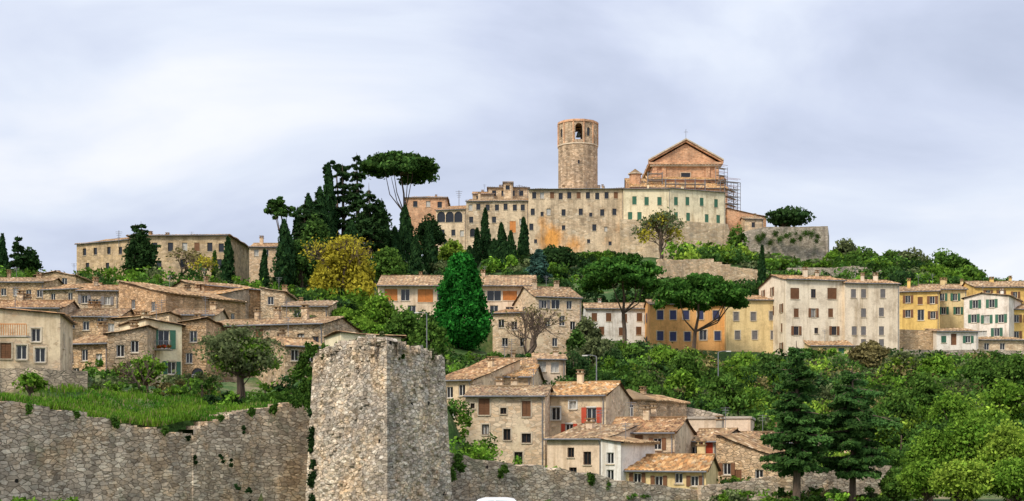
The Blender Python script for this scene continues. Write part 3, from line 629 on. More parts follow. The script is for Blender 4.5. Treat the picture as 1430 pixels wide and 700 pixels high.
# ============================================================ MIDDLE
house('villa',528,748,242,242,452,398,16,'plaster_pink','side',17,wins=[(546,412,'c',(2.2,2.0),'sh_orange'),(566,412,'n',(1.5,2)),(594,413,'c',(2.6,2.2),'sh_orange'),(616,412,'n',(1.4,2)),(640,412,'c',(1.6,2),'sh_orange'),(668,412,'n',(1.3,1.8)),(690,413,'n',(2.4,1.8)),(712,413,'c',(2.4,1.6),'sh_orange'),(735,413,'n',(1.2,1.6)),
  (546,434,'n',(1.4,1.8)),(575,434,'n',(1.4,1.8)),(690,434,'n',(1.4,1.8)),(712,436,'n',(1.4,1.8)),(735,436)],ws=(1.3,1.8),sh='sh_orange',chim=3,ov=1.0)
house('stone_house',688,750,234,232,520,437,12,'plaster_worn','mono',10,wins=[(700,452),(718,455),(736,450),(705,478),(730,478)],ws=(1,1.4),chim=1)
house('stone_house',748,812,226,228,520,415,13,'plaster_worn','side',26,wins=[(760,425,'o',(.9,1.3)),(776,425,'n',(1.4,1.5)),(795,426,'n'),(765,450,'n'),(785,448,'n',(1,1.6)),(800,455,'n'),(775,478,'n'),(795,482,'n')],sh='sh_grey',chim=2)
house('plaster_house',818,910,262,262,490,431,12,'plaster_bright','side',14,wins=[(830,443),(850,443),(872,444),(893,443),(840,462),(868,463),(892,462)],ws=(1,1.5),sh='sh_brown',kd='c')
house('orange_house',908,1014,252,252,492,425,13,'plaster_orange','side',12,wins=[(922,440),(940,440),(958,440),(978,440),(1000,440),(922,469),(940,470),(960,470),(982,468,'n',(1.3,1.8)),(1002,469)],ws=(1.1,1.6),sh='sh_blue',trim='trim_stone',kd='c',chim=2)
house('ochre_house',1014,1099,250,250,494,419,12,'plaster_ochre','side',12,wins=[(1028,442),(1052,442,'c'),(1078,441),(1030,468),(1054,468),(1080,468)],ws=(.9,1.5),sh='sh_grey',trim='trim_stone',kd='c',chim=2)
house('cream_house',1098,1180,244,246,500,391,13,'plaster_white','side',12,wins=[(1110,410,'c',(1.6,1.9),'sh_brown'),(1136,410,'n'),(1162,410,'c',(1.7,1.9),'sh_brown'),(1112,437,'c'),(1136,437),(1160,437,'c'),(1112,462),(1140,462,'n',(.7,1)),(1165,462)],ws=(.9,1.5),sh='sh_brown',chim=2,fm='wood_dark')
house('cream_house',1180,1256,245,246,500,396,13,'plaster_white','side',11,wins=[(1192,410),(1206,410,'c'),(1233,410),(1206,437),(1231,436),(1193,462),(1206,462,'c'),(1231,462),(1206,480),(1231,480)],ws=(.9,1.5),sh='sh_grey',kd='c',chim=2)
house('yellow_house',1256,1312,264,262,480,407,12,'plaster_yellow','side',14,wins=[(1268,418),(1285,420,'c'),(1302,419),(1268,438),(1286,440,'n',(1.2,2)),(1303,440)],ws=(.9,1.4),sh='sh_brown',chim=1)
house('yellow_house',1296,1350,272,272,480,404,12,'plaster_ochre','side',14,wins=[(1316,415),(1334,415),(1318,434),(1338,434)],ws=(.9,1.4),sh='sh_green',chim=2)
house('white_house',1346,1409,262,258,495,415,12,'plaster_bright','front',13,wins=[(1362,425),(1385,424),(1360,445),(1378,446),(1398,445),(1372,466,'n',(1.6,1)),(1392,464)],ws=(1,1.5),sh='sh_green',chim=1,ridge=.4)
house('yellow_house',1362,1500,284,284,440,401,12,'plaster_yellow','side',16,wins=[(1380,410),(1398,410),(1418,412)],ws=(.9,1.3),sh='sh_brown',chim=2)
house('yellow_house',1408,1500,262,262,495,432,12,'plaster_yellow','side',14,wins=[(1420,445),(1420,468),(1436,445)],ws=(.9,1.4),sh='sh_brown')
house('yellow_house',1340,1372,290,290,430,402,8,'plaster_ochre','side',14,wins=[(1352,410)],ws=(.9,1.3))
house('white_house',1308,1366,248,248,500,463,7,'plaster_bright','mono',8,wins=[(1318,474,'c'),(1332,474,'d',(1,2),'sh_brown'),(1352,474)],ws=(.9,1.2),sh='sh_green',chim=0)
house('stone_house',1362,1432,250,250,500,475,7,'plaster_worn','mono',8,wins=[(1378,484),(1400,484)],ws=(.9,1.2),chim=0)
rwall('retaining_wall',[(1255,460,250),(1310,462,250)],'stone_house_wall',1,.03,2,)
rwall('retaining_wall',[(1130,480,238),(1190,482,238),(1260,488,240),(1440,490,243)],'stone_retaining',1,.05,2)
house('garden_shed',1132,1192,236,236,495,483,5,'plaster_ochre','mono',12,wins=[(1150,490,'c'),(1175,490,'c')],ws=(1,.9),sh='sh_green',chim=0,side=False)
# ============================================================ CENTRE LOWER
house('stone_house',610,660,153,151,615,531,11,'plaster_old','mono',26,wins=[(628,548),(645,545),(632,575)],ws=(.8,1.2))
house('stone_house',657,742,158,157,590,526,10,'plaster_old','side',22,wins=[(672,536),(700,535)],ws=(.8,.9),chim=2,roofm='roof_tiles_orange')
house('stone_house',690,748,172,172,560,512,9,'stone_house_wall','side',20,wins=[(705,520),(725,520)],chim=1)
house('pink_house',746,790,178,178,560,502,7,'plaster_pink','mono',16,wins=[(757,512,'n'),(775,513,'n')],ws=(1,1.3),chim=1)
house('stone_house',650,761,139,138,665,553,9,'plaster_worn','side',18,wins=[(676,568,'c',(1.1,1.6),'sh_brown'),(703,574,'n',(.6,.6)),(735,571,'c',(.85,1.5),'sh_brown'),(660,567,'n',(.4,.5)),(678,600,'n',(.7,1)),(708,607,'n',(.7,1.1)),(735,612,'n',(.9,.9)),(665,632),(724,640)],ws=(.8,1.2),trim='trim_stone',fm='wood_dark',chim=2)
house('stone_house',760,846,143,141,665,552,10,'plaster_old','side',22,wins=[(776,578,'n',(.9,1.3)),(800,566,'n',(.7,.8)),(826,580,'o',(1.0,1.5)),(795,600),(825,604)],ws=(.8,1.1),sh='sh_red',trim='frame_white',chim=1,roofm='roof_tiles_orange')
house('stone_house',764,842,133,130,695,613,7,'plaster_pink','mono',20,wins=[(773,624,'c',(.75,1.7),'sh_red'),(797,632,'n',(.7,.9)),(820,640),(800,662)],ws=(.8,1.2),fm='wood_dark',chim=1)
house('white_house',839,867,126,125,700,618,7,'plaster_bright','monoR',10,wins=[(852,640),(852,664)],ws=(.7,1.0),chim=0)
house('stone_house',846,942,136,134,695,604,10,'plaster_old','side',22,wins=[(866,618),(892,616,'c'),(918,620),(930,640)],ws=(.8,1.1),sh='sh_brown',chim=2)
house('plaster_house',868,986,126,124,720,657,8,'plaster_ochre','side',24,wins=[(890,668,'o'),(920,672),(948,668,'n'),(970,672)],ws=(.7,.9),sh='sh_brown',chim=1,roofm='roof_tiles_orange')
house('pink_house',926,1048,158,156,640,585,10,'plaster_pink','flat',wins=[],chim=0,side=False,ant=False)
house('stone_house',953,1002,143,141,700,616,9,'plaster_grey','side',20,wins=[(970,632,'n'),(987,628,'c',(1.3,1.5),'sh_red'),(988,652,'n')],ws=(.8,1.2),chim=1)
house('stone_house',1000,1086,136,133,700,638,9,'stone_house_wall','monoR',19,wins=[(1018,632,'n'),(1040,647,'n'),(1030,664,'c'),(1060,664,'n'),(1015,655)],ws=(.8,1.1),sh='sh_brown',chim=1)
house('stone_house',1080,1140,140,140,700,645,8,'stone_pale','monoL',10,wins=[(1100,662),(1122,664)],ws=(.8,1.1))
house('stone_house',1040,1110,148,148,680,618,8,'plaster_old','side',20,wins=[(1060,632),(1090,632)],ws=(.8,1.1))
house('stone_house',1188,1236,146,146,700,640,8,'stone_pale','side',18,wins=[(1200,655),(1222,655)],ws=(.8,1.1))
rwall('garden_wall',[(980,678,118),(1030,672,118.5),(1090,664,119),(1150,652,120),(1215,645,121),(1245,655,122),(1275,672,122)],'stone_rampart',1.2,.11,.7,-1)
rwall('garden_wall',[(1048,604,152),(1100,608,153),(1150,612,154)],'stone_retaining',1.0,.08,.8)
rwall('garden_wall',[(900,560,166),(960,568,166),(1010,578,166)],'stone_retaining',1.0,.08,.8)
def chapel():
    x,y,_=P(878,0,155); r=2.6; zb=5; H=CZ+(V0-560)/F*155-zb; E=empty('chapel_apse',(x,y,zb)); parts={k:MB() for k in('walls','window_glass','window_frames','shutters')}; N=14
    o=dict(sh=None,trim=None,far=False)
    for i in range(N):
        a0=2*math.pi*(i-.5)/N-math.pi/2;a1=2*math.pi*(i+.5)/N-math.pi/2
        A=np.array([r*math.cos(a0),r*math.sin(a0),0]);B=np.array([r*math.cos(a1),r*math.sin(a1),0]); L=np.linalg.norm(B-A); ex=(B-A)/L
        facade(parts,(A,ex,np.array([ex[1],-ex[0],0])),L,-5,H,[(L/2,H-1.1,.6,1.3,'a')] if i in(0,12,2) else [],'stone_pale',o)
    m2=MB(); mbtube(m2,[(0,0,H-.05),(0,0,H+.1),(0,0,H+1.3)],[r+.35,r+.35,.05],'roof_tiles',20); m2.obj('conical_roof',E)
    for k,mb in parts.items():
        if mb.f: mb.obj(k,E)
chapel()
house('stone_house',846,912,161,158,610,560,9,'stone_house_wall','front',14,wins=[(856,568,'a',(.9,1.5)),(900,570,'n',(.8,1))],ws=(.8,1.1),chim=1)
# ============================================================ GROUND (after the building plots are known)
def axis(seg):
    out=[]
    for a,b,s in seg: out+=list(np.arange(a,b,s))
    out.append(seg[-1][1]); return np.array(out,float)
xs=axis([(-3000,-400,200),(-400,-160,12),(-160,160,1.6),(160,400,12),(400,3000,200)])
ys=axis([(-600,0,60),(0,60,10),(60,130,1.0),(130,260,2.0),(260,450,5),(450,950,25),(950,5000,300)])
X,Y=np.meshgrid(xs,ys); Zt=terrain(X.ravel(),Y.ravel())
V=np.stack([X.ravel(),Y.ravel(),Zt],1); nx=len(xs)
fi=[(j*nx+i,j*nx+i+1,(j+1)*nx+i+1,(j+1)*nx+i) for j in range(len(ys)-1) for i in range(nx-1)]
me=bpy.data.meshes.new('ground'); me.from_pydata(V.tolist(),[],fi); me.materials.append(M['ground_grass'])
me.polygons.foreach_set('use_smooth',[True]*len(fi))
g=bpy.data.objects.new('ground',me); COL.objects.link(g)
mb=MB(); bx(mb,-120,120,70.0,79.0,-.2,.004,'asphalt'); 
for i in range(-40,40): bx(mb,i*3.,i*3+1.5,74.4,74.55,-.1,.008,'line_white')
mb.obj('road')
mb=MB(); bx(mb,-120,120,79.0,79.25,-.2,.13,'kerb'); bx(mb,-120,120,79.25,81.2,-.2,.125,'kerb'); mb.obj('pavement')
# ============================================================ TREES
class Q:
    def __init__(s): s.q=[];s.c=[];s.m=[]
    def add(s,q,c,m):
        s.q.append(q); s.c.append(np.broadcast_to(np.asarray(c,float),(len(q),3))); s.m.append(np.full(len(q),m))
    def obj(s,name,loc=(0,0,0)):
        q=np.concatenate(s.q);c=np.concatenate(s.c);mi=np.concatenate(s.m).astype(np.int32); n=len(q)
        me=bpy.data.meshes.new(name); me.vertices.add(4*n); me.vertices.foreach_set('co',q.astype(np.float32).ravel())
        me.loops.add(4*n); me.loops.foreach_set('vertex_index',np.arange(4*n,dtype=np.int32))
        me.polygons.add(n); me.polygons.foreach_set('loop_start',np.arange(0,4*n,4,dtype=np.int32))
        me.materials.append(M['bark']); me.materials.append(M['leaves'])
        me.polygons.foreach_set('material_index',mi)
        a=me.attributes.new('leafcol','FLOAT_COLOR','FACE'); cc=np.ones((n,4),np.float32); cc[:,:3]=c; a.data.foreach_set('color',cc.ravel())
        me.update(calc_edges=True)
        o=bpy.data.objects.new(name,me); COL.objects.link(o); o.location=loc; return o
def leafq(p,size,up=0.0,nrm=None,asp=.6):
    n=len(p); a=R.normal(size=(n,3)); 
    if nrm is not None: 
        nn=nrm+R.normal(size=(n,3))*.7
        nn/=np.linalg.norm(nn,axis=1)[:,None]; a=a-(a*nn).sum(1)[:,None]*nn
    a[:,2]+=up*np.sign(R.normal(size=n)+.01)*2
    a/=np.linalg.norm(a,axis=1)[:,None]
    b=np.cross(a,nn) if nrm is not None else np.cross(a,R.normal(size=(n,3)))
    b/=np.linalg.norm(b,axis=1)[:,None]+1e-9
    s=(size*R.uniform(.6,1.35,n))[:,None]; a=a*s*.5*1.4;b=b*s*.5*1.4*asp
    return np.stack([p+a,p+b,p-a,p-b],1)
def clump(Qo,c,rad,n,size,col,col2,var=.35,shell=.6):
    d=R.normal(size=(n,3)); d/=np.linalg.norm(d,axis=1)[:,None]
    r=shell+(1-shell)*R.random(n); r=np.where(R.random(n)<.25,r*R.random(n),r); r=r*(1+R.normal(0,.16,n))
    p=np.array(c)+d*r[:,None]*np.array(rad)
    k=R.random((n,1)); cl=np.array(col)*(1-k)+np.array(col2)*k; cl=cl*(1+R.uniform(-var,var,(n,1)))
    Qo.add(leafq(p,size,nrm=d),np.clip(cl,0,1),1)
G={'bright':((.08,.185,.02),(.20,.34,.04)),'mid':((.045,.11,.02),(.115,.21,.035)),'dark':((.02,.048,.018),(.048,.098,.028)),'pine':((.032,.08,.02),(.088,.165,.034)),
 'stonepine':((.035,.11,.02),(.10,.225,.035)),
 'yellow':((.33,.28,.03),(.52,.45,.05)),'olive':((.09,.12,.05),(.18,.21,.085)),'emerald':((.015,.12,.018),(.05,.27,.035)),'fresh':((.15,.26,.03),(.31,.43,.055)),'blue':((.05,.12,.09),(.10,.20,.15)),'brown':((.17,.14,.05),(.26,.22,.09)),'cypress':((.018,.048,.018),(.048,.105,.03)),'cedar':((.022,.075,.024),(.10,.20,.045))}
def spec(u,vt,d):
    p=P(u,vt,d); zb=tz(p[0],p[1]); return p[0],p[1],zb,max(p[2]-zb,1.0)
def px(w,d): return w/F*d
def broadleaf(name,u,vt,d,wpx,col='mid',n=4500,trunk=.25,nc=22,flat_=.8,vb=None,leaf=None,dens=1,cone=0.45):
    x,y,zb,h=spec(u,vt,d); 
    w=px(wpx,d); q=Q(); leaf=leaf or max(.22,d/540); th=h*trunk
    if vb is not None: th=max(CZ+(V0-vb)/F*d-zb,0.3)
    ch=(h-th)/2; cc=np.array([0,0,th+ch])
    lean=R.normal(0,.04*h,2) if cone<.6 else np.zeros(2); tp=np.array([lean[0],lean[1],th])
    q.add(tubeq([(0,0,-1),(lean[0]*.4,lean[1]*.4,th*.5),tp,(lean[0],lean[1],th+ch)],[h*.03+.08,h*.024+.06,h*.02+.05,.05]),(1,1,1),0)
    c1,c2=G[col]; n=int(n*1.2)
    for i in range(nc):
        dd=R.normal(size=3); dd/=np.linalg.norm(dd); rr=R.uniform(.35,.84); s=R.uniform(.16,.38)
        c=cc+dd*rr*np.array([w/2,w/2,ch]); c[2]=max(c[2],th*.9)
        if cone>.6: 
            tt=(i+R.random())/nc*.93; rp=(w/2)*min(1,(.35+tt*4))*(1-tt)**.55*.86; th_=i*2.39996+R.normal(0,.3); rp*=math.sqrt(R.uniform(.45,1)); c=np.array([math.cos(th_)*rp,math.sin(th_)*rp,th+2*ch*tt]); s=R.uniform(.16,.28)*(1.05-.45*tt)
        else: c[:2]*=1-cone*max(0,(c[2]-cc[2])/ch)
        if cone<=.6: q.add(tubeq([tp,(tp+c)/2+R.normal(0,.2,3),c],[.10+h*.006,.06,.03],4),(1,1,1),0)
        b=R.uniform(.5,1.35)
        clump(q,c,(w/2*s*1.15,w/2*s*1.15,ch*s*flat_),int(n/nc),leaf,np.array(c1)*b,np.array(c2)*b)
    m=int(n*.18*dens); dd=R.normal(size=(m,3)); dd/=np.linalg.norm(dd,axis=1)[:,None]
    if cone<=.6:
        p=cc+dd*R.uniform(.6,1.06,(m,1))*np.array([w/2,w/2,ch]); p[:,:2]*=(1-.35*np.clip((p[:,2:3]-cc[2])/ch,0,1))
        q.add(leafq(p,leaf),np.clip(np.array(c2)*R.uniform(.6,1.1,(m,1)),0,1),1)
    else: clump(q,(0,0,h*.95),(w*.06,w*.06,h*.05),120,leaf,c1,c2)
    return q.obj(name,(x,y,zb))
def cypress(u,vt,d,wpx,col='cypress',n=None,name='cypress_tree'):
    x,y,zb,h=spec(u,vt,d); w=px(wpx,d); n=n or int(900+h*w*30); q=Q()
    t=R.random(n)**.85; prof=np.minimum(1,(t/.25)**.6)*(1-t)**.62*1.25; th=R.random(n)*2*math.pi
    ph=R.random()*6
    prof=prof*(1+.2*np.sin(th*3+t*14+ph)+.14*np.sin(th*5-t*31+ph)); r=w/2*prof*(.62+.42*R.random(n))
    p=np.stack([r*np.cos(th)+.12*w*np.sin(t*5+ph)*.4,r*np.sin(th),.3+t*(h-.3)],1)
    c1,c2=map(np.array,G[col]); k=R.random((n,1))**1.5; nr=np.stack([np.cos(th),np.sin(th),.3+0*th],1)
    q.add(leafq(p,d/480,up=.8,nrm=nr,asp=.5),np.clip(c1*(1-k)+c2*k,0,1)*R.uniform(.65,1.3,(n,1)),1)
    q.add(tubeq([(0,0,-1),(0,0,h*.9)],[.25,.05]),(1,1,1),0)
    return q.obj(name,(x,y,zb))
def umbrella(u,vt,d,wpx,thick_px,utr=None,col='stonepine',n=9000,nc=46,name='umbrella_pine_tree',base=.85,limbs=9):
    x,y,_,_=spec(u,vt,d); w=px(wpx,d); tk=px(thick_px,d); xt=P(utr or u,0,d)[0]; zb=tz(xt,y); H=P(u,vt,d)[2]-zb; ox=x-xt; q=Q()
    fork=np.array([ox*.45,0,(H-tk)*.66]); f2=np.array([ox*.8,0,H-tk*.7])
    q.add(tubeq([(0,0,-1),(ox*.2+.15,0.1,(H-tk)*.35),fork],[.42,.36,.3],8),(1,1,1),0)
    q.add(tubeq([fork,(fork+f2)/2+[.3,.2,0],f2],[.26,.2,.14],6),(1,1,1),0)
    c1,c2=G[col]; lm=0
    for i in range(nc):
        rr=math.sqrt(R.random())*.9; th=R.random()*2*math.pi; dome=math.sqrt(max(0,1-rr*rr))
        z=H-tk*base+tk*.8*dome*R.uniform(.35,1.0)-tk*.05
        c=np.array([ox+rr*w/2*math.cos(th),rr*w/2*math.sin(th),z])
        if lm<limbs and rr>.35:
            lm+=1; st=fork if lm%2 else f2; mid=st+(c-st)*np.array([.6,.6,.3])+R.normal(0,.35,3); q.add(tubeq([st,mid,c],[.17,.11,.05],5),(1,1,1),0)
        b=R.uniform(.45,1.35); s=R.uniform(.07,.13)*w
        clump(q,c,(s,s,s*.45),int(n/nc),d/520,np.array(c1)*b,np.array(c2)*b)
    return q.obj(name,(xt,y,zb))
def layered(u,vt,d,wpx,col='pine',tiers=15,name='cedar_tree',start=.12,droop=.25,leaf=None,per=6,dn=75,topw=.12,pw=.75,wd_=.3):
    x,y,zb,h=spec(u,vt,d); w=px(wpx,d); q=Q(); leaf=leaf or d/520
    q.add(tubeq([(0,0,-1),(.05*h*.2,0,h*.5),(0,0,h)],[.02*h+.08,.014*h+.05,.02],8),(1,1,1),0)
    c1,c2=map(np.array,G[col])
    for k in range(tiers):
        t=start+(1-start)*(k+R.uniform(-.35,.35))/tiers; z=h*t; L0=w/2*((1-t)**pw*(1-topw)+topw)*R.uniform(.75,1.15)
        if t<start+.15: L0*=.8
        m=per if t<.85 else 4
        a0=R.random()*6
        for j in range(m):
            if R.random()<.12: continue
            zj=z+R.normal(0,h*.012)
            a=a0+j*2*math.pi/m+R.normal(0,.25); L=L0*R.uniform(.55,1.25); dr=droop*R.uniform(.5,1.6)
            s=np.linspace(0,1,6); pts=np.stack([np.cos(a)*L*s,np.sin(a)*L*s,zj+L*(.18*s-dr*1.5*s*s+.25*dr*s**4)],1)
            q.add(tubeq(pts,np.linspace(.05+.003*h,.012,6),4),(1,1,1),0)
            nn=int(dn*(L/(w/2)+.25)); s2=R.uniform(.12,1.05,nn); bs=np.stack([np.cos(a)*L*s2,np.sin(a)*L*s2,zj+L*(.18*s2-dr*1.5*s2*s2+.25*dr*s2**4)],1)
            wd=L*wd_*np.sin(np.clip(s2,0,1)*math.pi*.85+.25); off=R.uniform(-1,1,nn)*wd
            bs+=np.stack([-np.sin(a)*off,np.cos(a)*off,-np.abs(off)*.45-np.abs(R.normal(0,.10,nn))*(1+leaf)],1)
            b=R.uniform(.5,1.35); kk=(R.random((nn,1))*.6+s2[:,None]*.4)
            q.add(leafq(bs,leaf,nrm=np.tile([0,-.45,.8],(nn,1)),asp=.5),np.clip((c1*(1-kk)+c2*kk)*b,0,1),1)
    return q.obj(name,(x,y,zb))
def bare(u,vt,d,wpx,leafcol=None,name='bare_tree',n=500,vb=None,depth=5):
    x,y,zb,h=spec(u,vt,d); w=px(wpx,d); q=Q(); tips=[]
    def rec(p,dr,L,r,k):
        e=p+dr*L; q.add(tubeq([p,(p+e)/2+R.normal(0,L*.05,3),e],[r,r*.85,r*.65],4),(1,1,1),0)
        if k==0: tips.append(e); return
        for i in range(3 if k>1 else 4):
            nd_=dr+R.normal(0,.42,3); nd_[2]+=.12; nd_/=np.linalg.norm(nd_); rec(e,nd_,L*R.uniform(.66,.84),r*.6,k-1)
    rec(np.array([0,0,-.5]),np.array([0,0,1.]),h*.27,h*.02+.06,depth)
    tp=np.array(tips); sx=w/ (np.ptp(tp[:,0])+.1)*1.15; sz=h/(tp[:,2].max()+.1)
    for k in range(len(q.q)): q.q[k]=q.q[k]*np.array([sx,sx,sz])
    if leafcol:
        tp=tp*np.array([sx,sx,sz]); p=np.repeat(tp,max(1,n//len(tp)),0)+R.normal(0,.5,(len(tp)*max(1,n//len(tp)),3)); c1,c2=map(np.array,G[leafcol]); k=R.random((len(p),1)); q.add(leafq(p,d/700),c1*(1-k)+c2*k,1)
    return q.obj(name,(x,y,zb))
def mass(name,items,dens=1.0):
    q=Q()
    for (x,y,w,h,col) in items:
        zb=tz(x,y); leaf=max(.2,y/520); area=w*h; n=int(np.clip(dens*area*3.0/(leaf*leaf),200,2400)); nc=max(5,int(5+w*1.1)); c1,c2=G[col]; g=R.uniform(.5,1.3)
        for i in range(nc):
            c=np.array([x+R.normal(0,w*.26),y+R.normal(0,w*.26),zb+h*R.uniform(.15,.74)]); b=g*R.uniform(.6,1.4); s=R.uniform(.13,.30)
            clump(q,c,(w*s,w*s,h*s),n//nc,leaf,np.array(c1)*b,np.array(c2)*b)
        if R.random()<.5:q.add(tubeq([(x,y,zb-.5),(x,y,zb+h*.6)],[.15,.06],5),(1,1,1),0)
    return q.obj(name)
def clear_of_houses(x,y):
    for (A,ex,W,y0,y1,zp,bl) in PADS[1:]:
        rx=x-A[0]; ry=y-A[1]; lx=rx*ex[0]+ry*ex[1]; ly=-rx*ex[1]+ry*ex[0]
        if -1<lx<W+1 and -1.5<ly<y1*2.4: return False
    return True
def region(n,ulo,uhi,dlo,dhi,wr,hr,cols,cond=None,vlim=None):
    out=[]
    for i in range(n):
        u=R.uniform(ulo,uhi); d=R.uniform(dlo,dhi)
        if cond and not cond(u,d): continue
        x=P(u,0,d)[0]; w=R.uniform(*wr); h=R.uniform(*hr)
        if not clear_of_houses(x,d): continue
        if vlim is not None:
            v=np.interp(u,vlim[0],vlim[1]) if isinstance(vlim,tuple) else vlim
            h=min(h,CZ+(V0-v)/F*d-tz(x,d))
            if h<.7: continue
            w=min(w,h*1.8)
        out.append((x,d,w,h,cols[R.integers(len(cols))]))
    return out
# left top
layered(25,328,285,42,'dark',13,per=6,name='cedar_tree',dn=110); cypress(4,328,290,16); broadleaf('conifer_tree',40,345,288,34,'dark',1800)
broadleaf('cedar_tree',197,325,280,50,'dark',3200,trunk=.05,nc=30); layered(197,309,281,60,'dark',14,dn=110,pw=.5)
cypress(318,332,276,18); cypress(369,350,268,13); cypress(300,352,280,10,'mid')
mass('shrubs',region(46,110,400,245,285,(3.5,7),(2,5),['mid','bright','pine','olive','bright'],vlim=362))
mass('shrubs',region(16,-60,120,240,280,(4,8),(3,5),['mid','bright','olive'],vlim=370))
bare(250,350,278,50,'brown',n=900); bare(285,362,270,36,'yellow',n=500)
for (u,v,d,w) in ((397,308,276,30),(418,292,300,26),(432,272,305,34),(448,262,300,30),(460,229,312,26),(405,335,282,28),(445,320,290,34),(490,310,290,34),(535,300,310,26),(565,288,318,28),(580,330,300,22),(600,312,322,20),(550,318,305,26),(480,330,282,30)): cypress(u,v,d,w)
layered(498,213,305,70,'dark',18,dn=120,per=7); layered(478,228,315,60,'dark',16,dn=110,pw=.55); layered(515,255,300,56,'dark',12,dn=110,pw=.5)
layered(425,280,295,60,'dark',14,dn=110,pw=.5); layered(445,262,300,64,'cypress',15,dn=110,pw=.5)
broadleaf('holm_oak_tree',520,275,302,58,'dark',4200,trunk=.35,nc=26); broadleaf('holm_oak_tree',440,300,288,56,'pine',3600,trunk=.2); broadleaf('holm_oak_tree',600,300,335,44,'dark',2400,trunk=.2)
broadleaf('holm_oak_tree',418,335,280,56,'pine',3000,trunk=.1); broadleaf('holm_oak_tree',540,345,285,60,'mid',3000,trunk=.1)
umbrella(556,212,325,116,44,utr=572,n=14000,nc=85,col='pine'); umbrella(390,272,300,46,42,utr=404,n=4500,nc=34,col='pine',limbs=5)
umbrella(470,218,318,40,40,n=2600,nc=16,col='dark',limbs=4)
for (u,v,d,w) in ((666,320,332,12),(678,292,335,15),(700,313,332,17),(714,324,330,13),(731,305,334,15),(690,335,326,14),(706,340,326,14),(655,345,326,12),(1064,344,290,11)): cypress(u,v,d,w)
broadleaf('oak_tree',632,335,328,44,'fresh',2200,trunk=.1); layered(752,346,304,42,'blue',14,dn=130,name='fir_tree')
broadleaf('oak_tree',785,345,318,46,'dark',3000,trunk=.1); broadleaf('oak_tree',770,342,326,32,'dark',1600,trunk=.1)
mass('shrubs',region(70,610,880,296,345,(3,7),(2,5),['mid','bright','pine','dark','olive'],vlim=350))
bare(922,296,345,58,'olive',n=1500,name='budding_tree'); bare(925,300,346,50,'yellow',n=900,name='budding_tree')
mass('shrubs',region(30,930,1045,318,355,(4,8),(3,6),['bright','mid','fresh','pine'],vlim=335))
mass('shrubs',region(34,1045,1160,325,362,(3,6),(1.5,3.2),['bright','mid','olive'],vlim=340))
broadleaf('holm_oak_tree',1104,289,384,66,'dark',3600,trunk=.1,nc=24,vb=316); broadleaf('oak_tree',1030,313,362,30,'mid',1500,trunk=.1); 
for (u,v,d,w,c) in ((1180,332,372,40,'olive'),(1205,345,368,44,'mid'),(1245,350,362,52,'mid'),(1275,347,350,46,'olive'),(1318,347,345,60,'mid'),(1350,372,335,56,'mid'),(1385,388,322,50,'pine'),(1420,393,315,44,'olive'),(1165,350,366,30,'bright'),(1225,362,350,40,'bright'),(1300,368,335,50,'bright'),(1345,360,345,40,'pine'),(1440,395,310,40,'mid')):
    broadleaf('hillside_tree',u,v,d,w,c,2200,trunk=.12,nc=20)
mass('ridge_foliage',region(120,1060,1500,285,372,(5,9),(3,5.5),['mid','bright','olive','mid','pine','dark'],lambda u,d: u>1170 or d<318,vlim=([1060,1160,1300,1430,1500],[384,350,358,392,395])))
mass('shrubs',region(60,880,1110,262,300,(4,7),(2.5,5),['mid','bright','pine','dark'],vlim=388))
# centre trees
broadleaf('yellow_tree',482,331,262,84,'yellow',7500,trunk=.12,nc=60); broadleaf('yellow_tree',452,372,258,46,'yellow',2200,trunk=.1,nc=20); broadleaf('yellow_tree',505,382,257,44,'yellow',2200,trunk=.1,nc=20); bare(480,331,259,86,'yellow',n=900,name='yellow_tree')
broadleaf('chestnut_tree',645,352,222,98,'emerald',24000,trunk=.03,nc=150,leaf=.40,cone=.8)
umbrella(868,347,246,120,66,utr=872,n=15000,nc=95,base=.9); umbrella(978,373,238,128,66,utr=965,n=15000,nc=95,base=.9)
bare(742,425,208,82,'brown',n=500); bare(735,432,206,60,None)
for (u,v,d,w,c) in ((480,430,205,60,'bright'),(530,406,210,60,'bright'),(562,428,202,60,'mid'),(598,445,196,64,'mid'),(590,432,205,50,'pine'),(505,442,200,60,'bright'),(462,452,190,40,'mid'),(820,440,225,40,'olive'),(835,470,205,70,'olive'),(805,460,218,30,'pine'),(855,487,195,44,'dark'),(690,492,200,40,'mid'),(800,492,198,44,'dark')):
    broadleaf('broadleaf_tree',u,v,d,w,c,3200,trunk=.1,nc=26)
mass('shrubs',region(90,455,640,160,215,(3.5,6),(2.5,4.5),['mid','bright','olive','pine'],vlim=([455,560,620,640],[450,445,470,500])))
mass('shrubs',region(60,630,860,165,222,(3,5.5),(2,4.5),['mid','bright','olive','pine','dark'],vlim=([630,680,745,860],[488,496,492,480])))
mass('shrubs',region(30,400,525,236,270,(4,7),(3,5),['mid','bright','pine','dark'],vlim=400))
mass('shrubs',region(60,800,930,168,240,(3.5,6),(2.5,5),['mid','olive','dark','pine','bright'],vlim=470))
mass('shrubs',region(50,740,1080,262,292,(3.5,6),(2,4),['mid','bright','dark','pine'],vlim=([740,820,920,1080],[372,400,395,398])))
mass('hillside_foliage',region(320,880,1520,158,238,(4,7.5),(2.6,5),['mid','bright','mid','fresh','olive','pine','dark','brown'],lambda u,d:(u>1060 or d>172),vlim=([880,1130,1250,1520],[478,486,486,492])),.9)
mass('hillside_foliage',region(120,1120,1520,128,160,(3,5.5),(2.6,4.6),['mid','bright','bright','fresh','mid','pine'],lambda u,d:u>1150),.9)
mass('hillside_foliage',region(80,850,1160,150,178,(2.5,4.5),(1.5,3.2),['mid','bright','olive','pine','dark']))
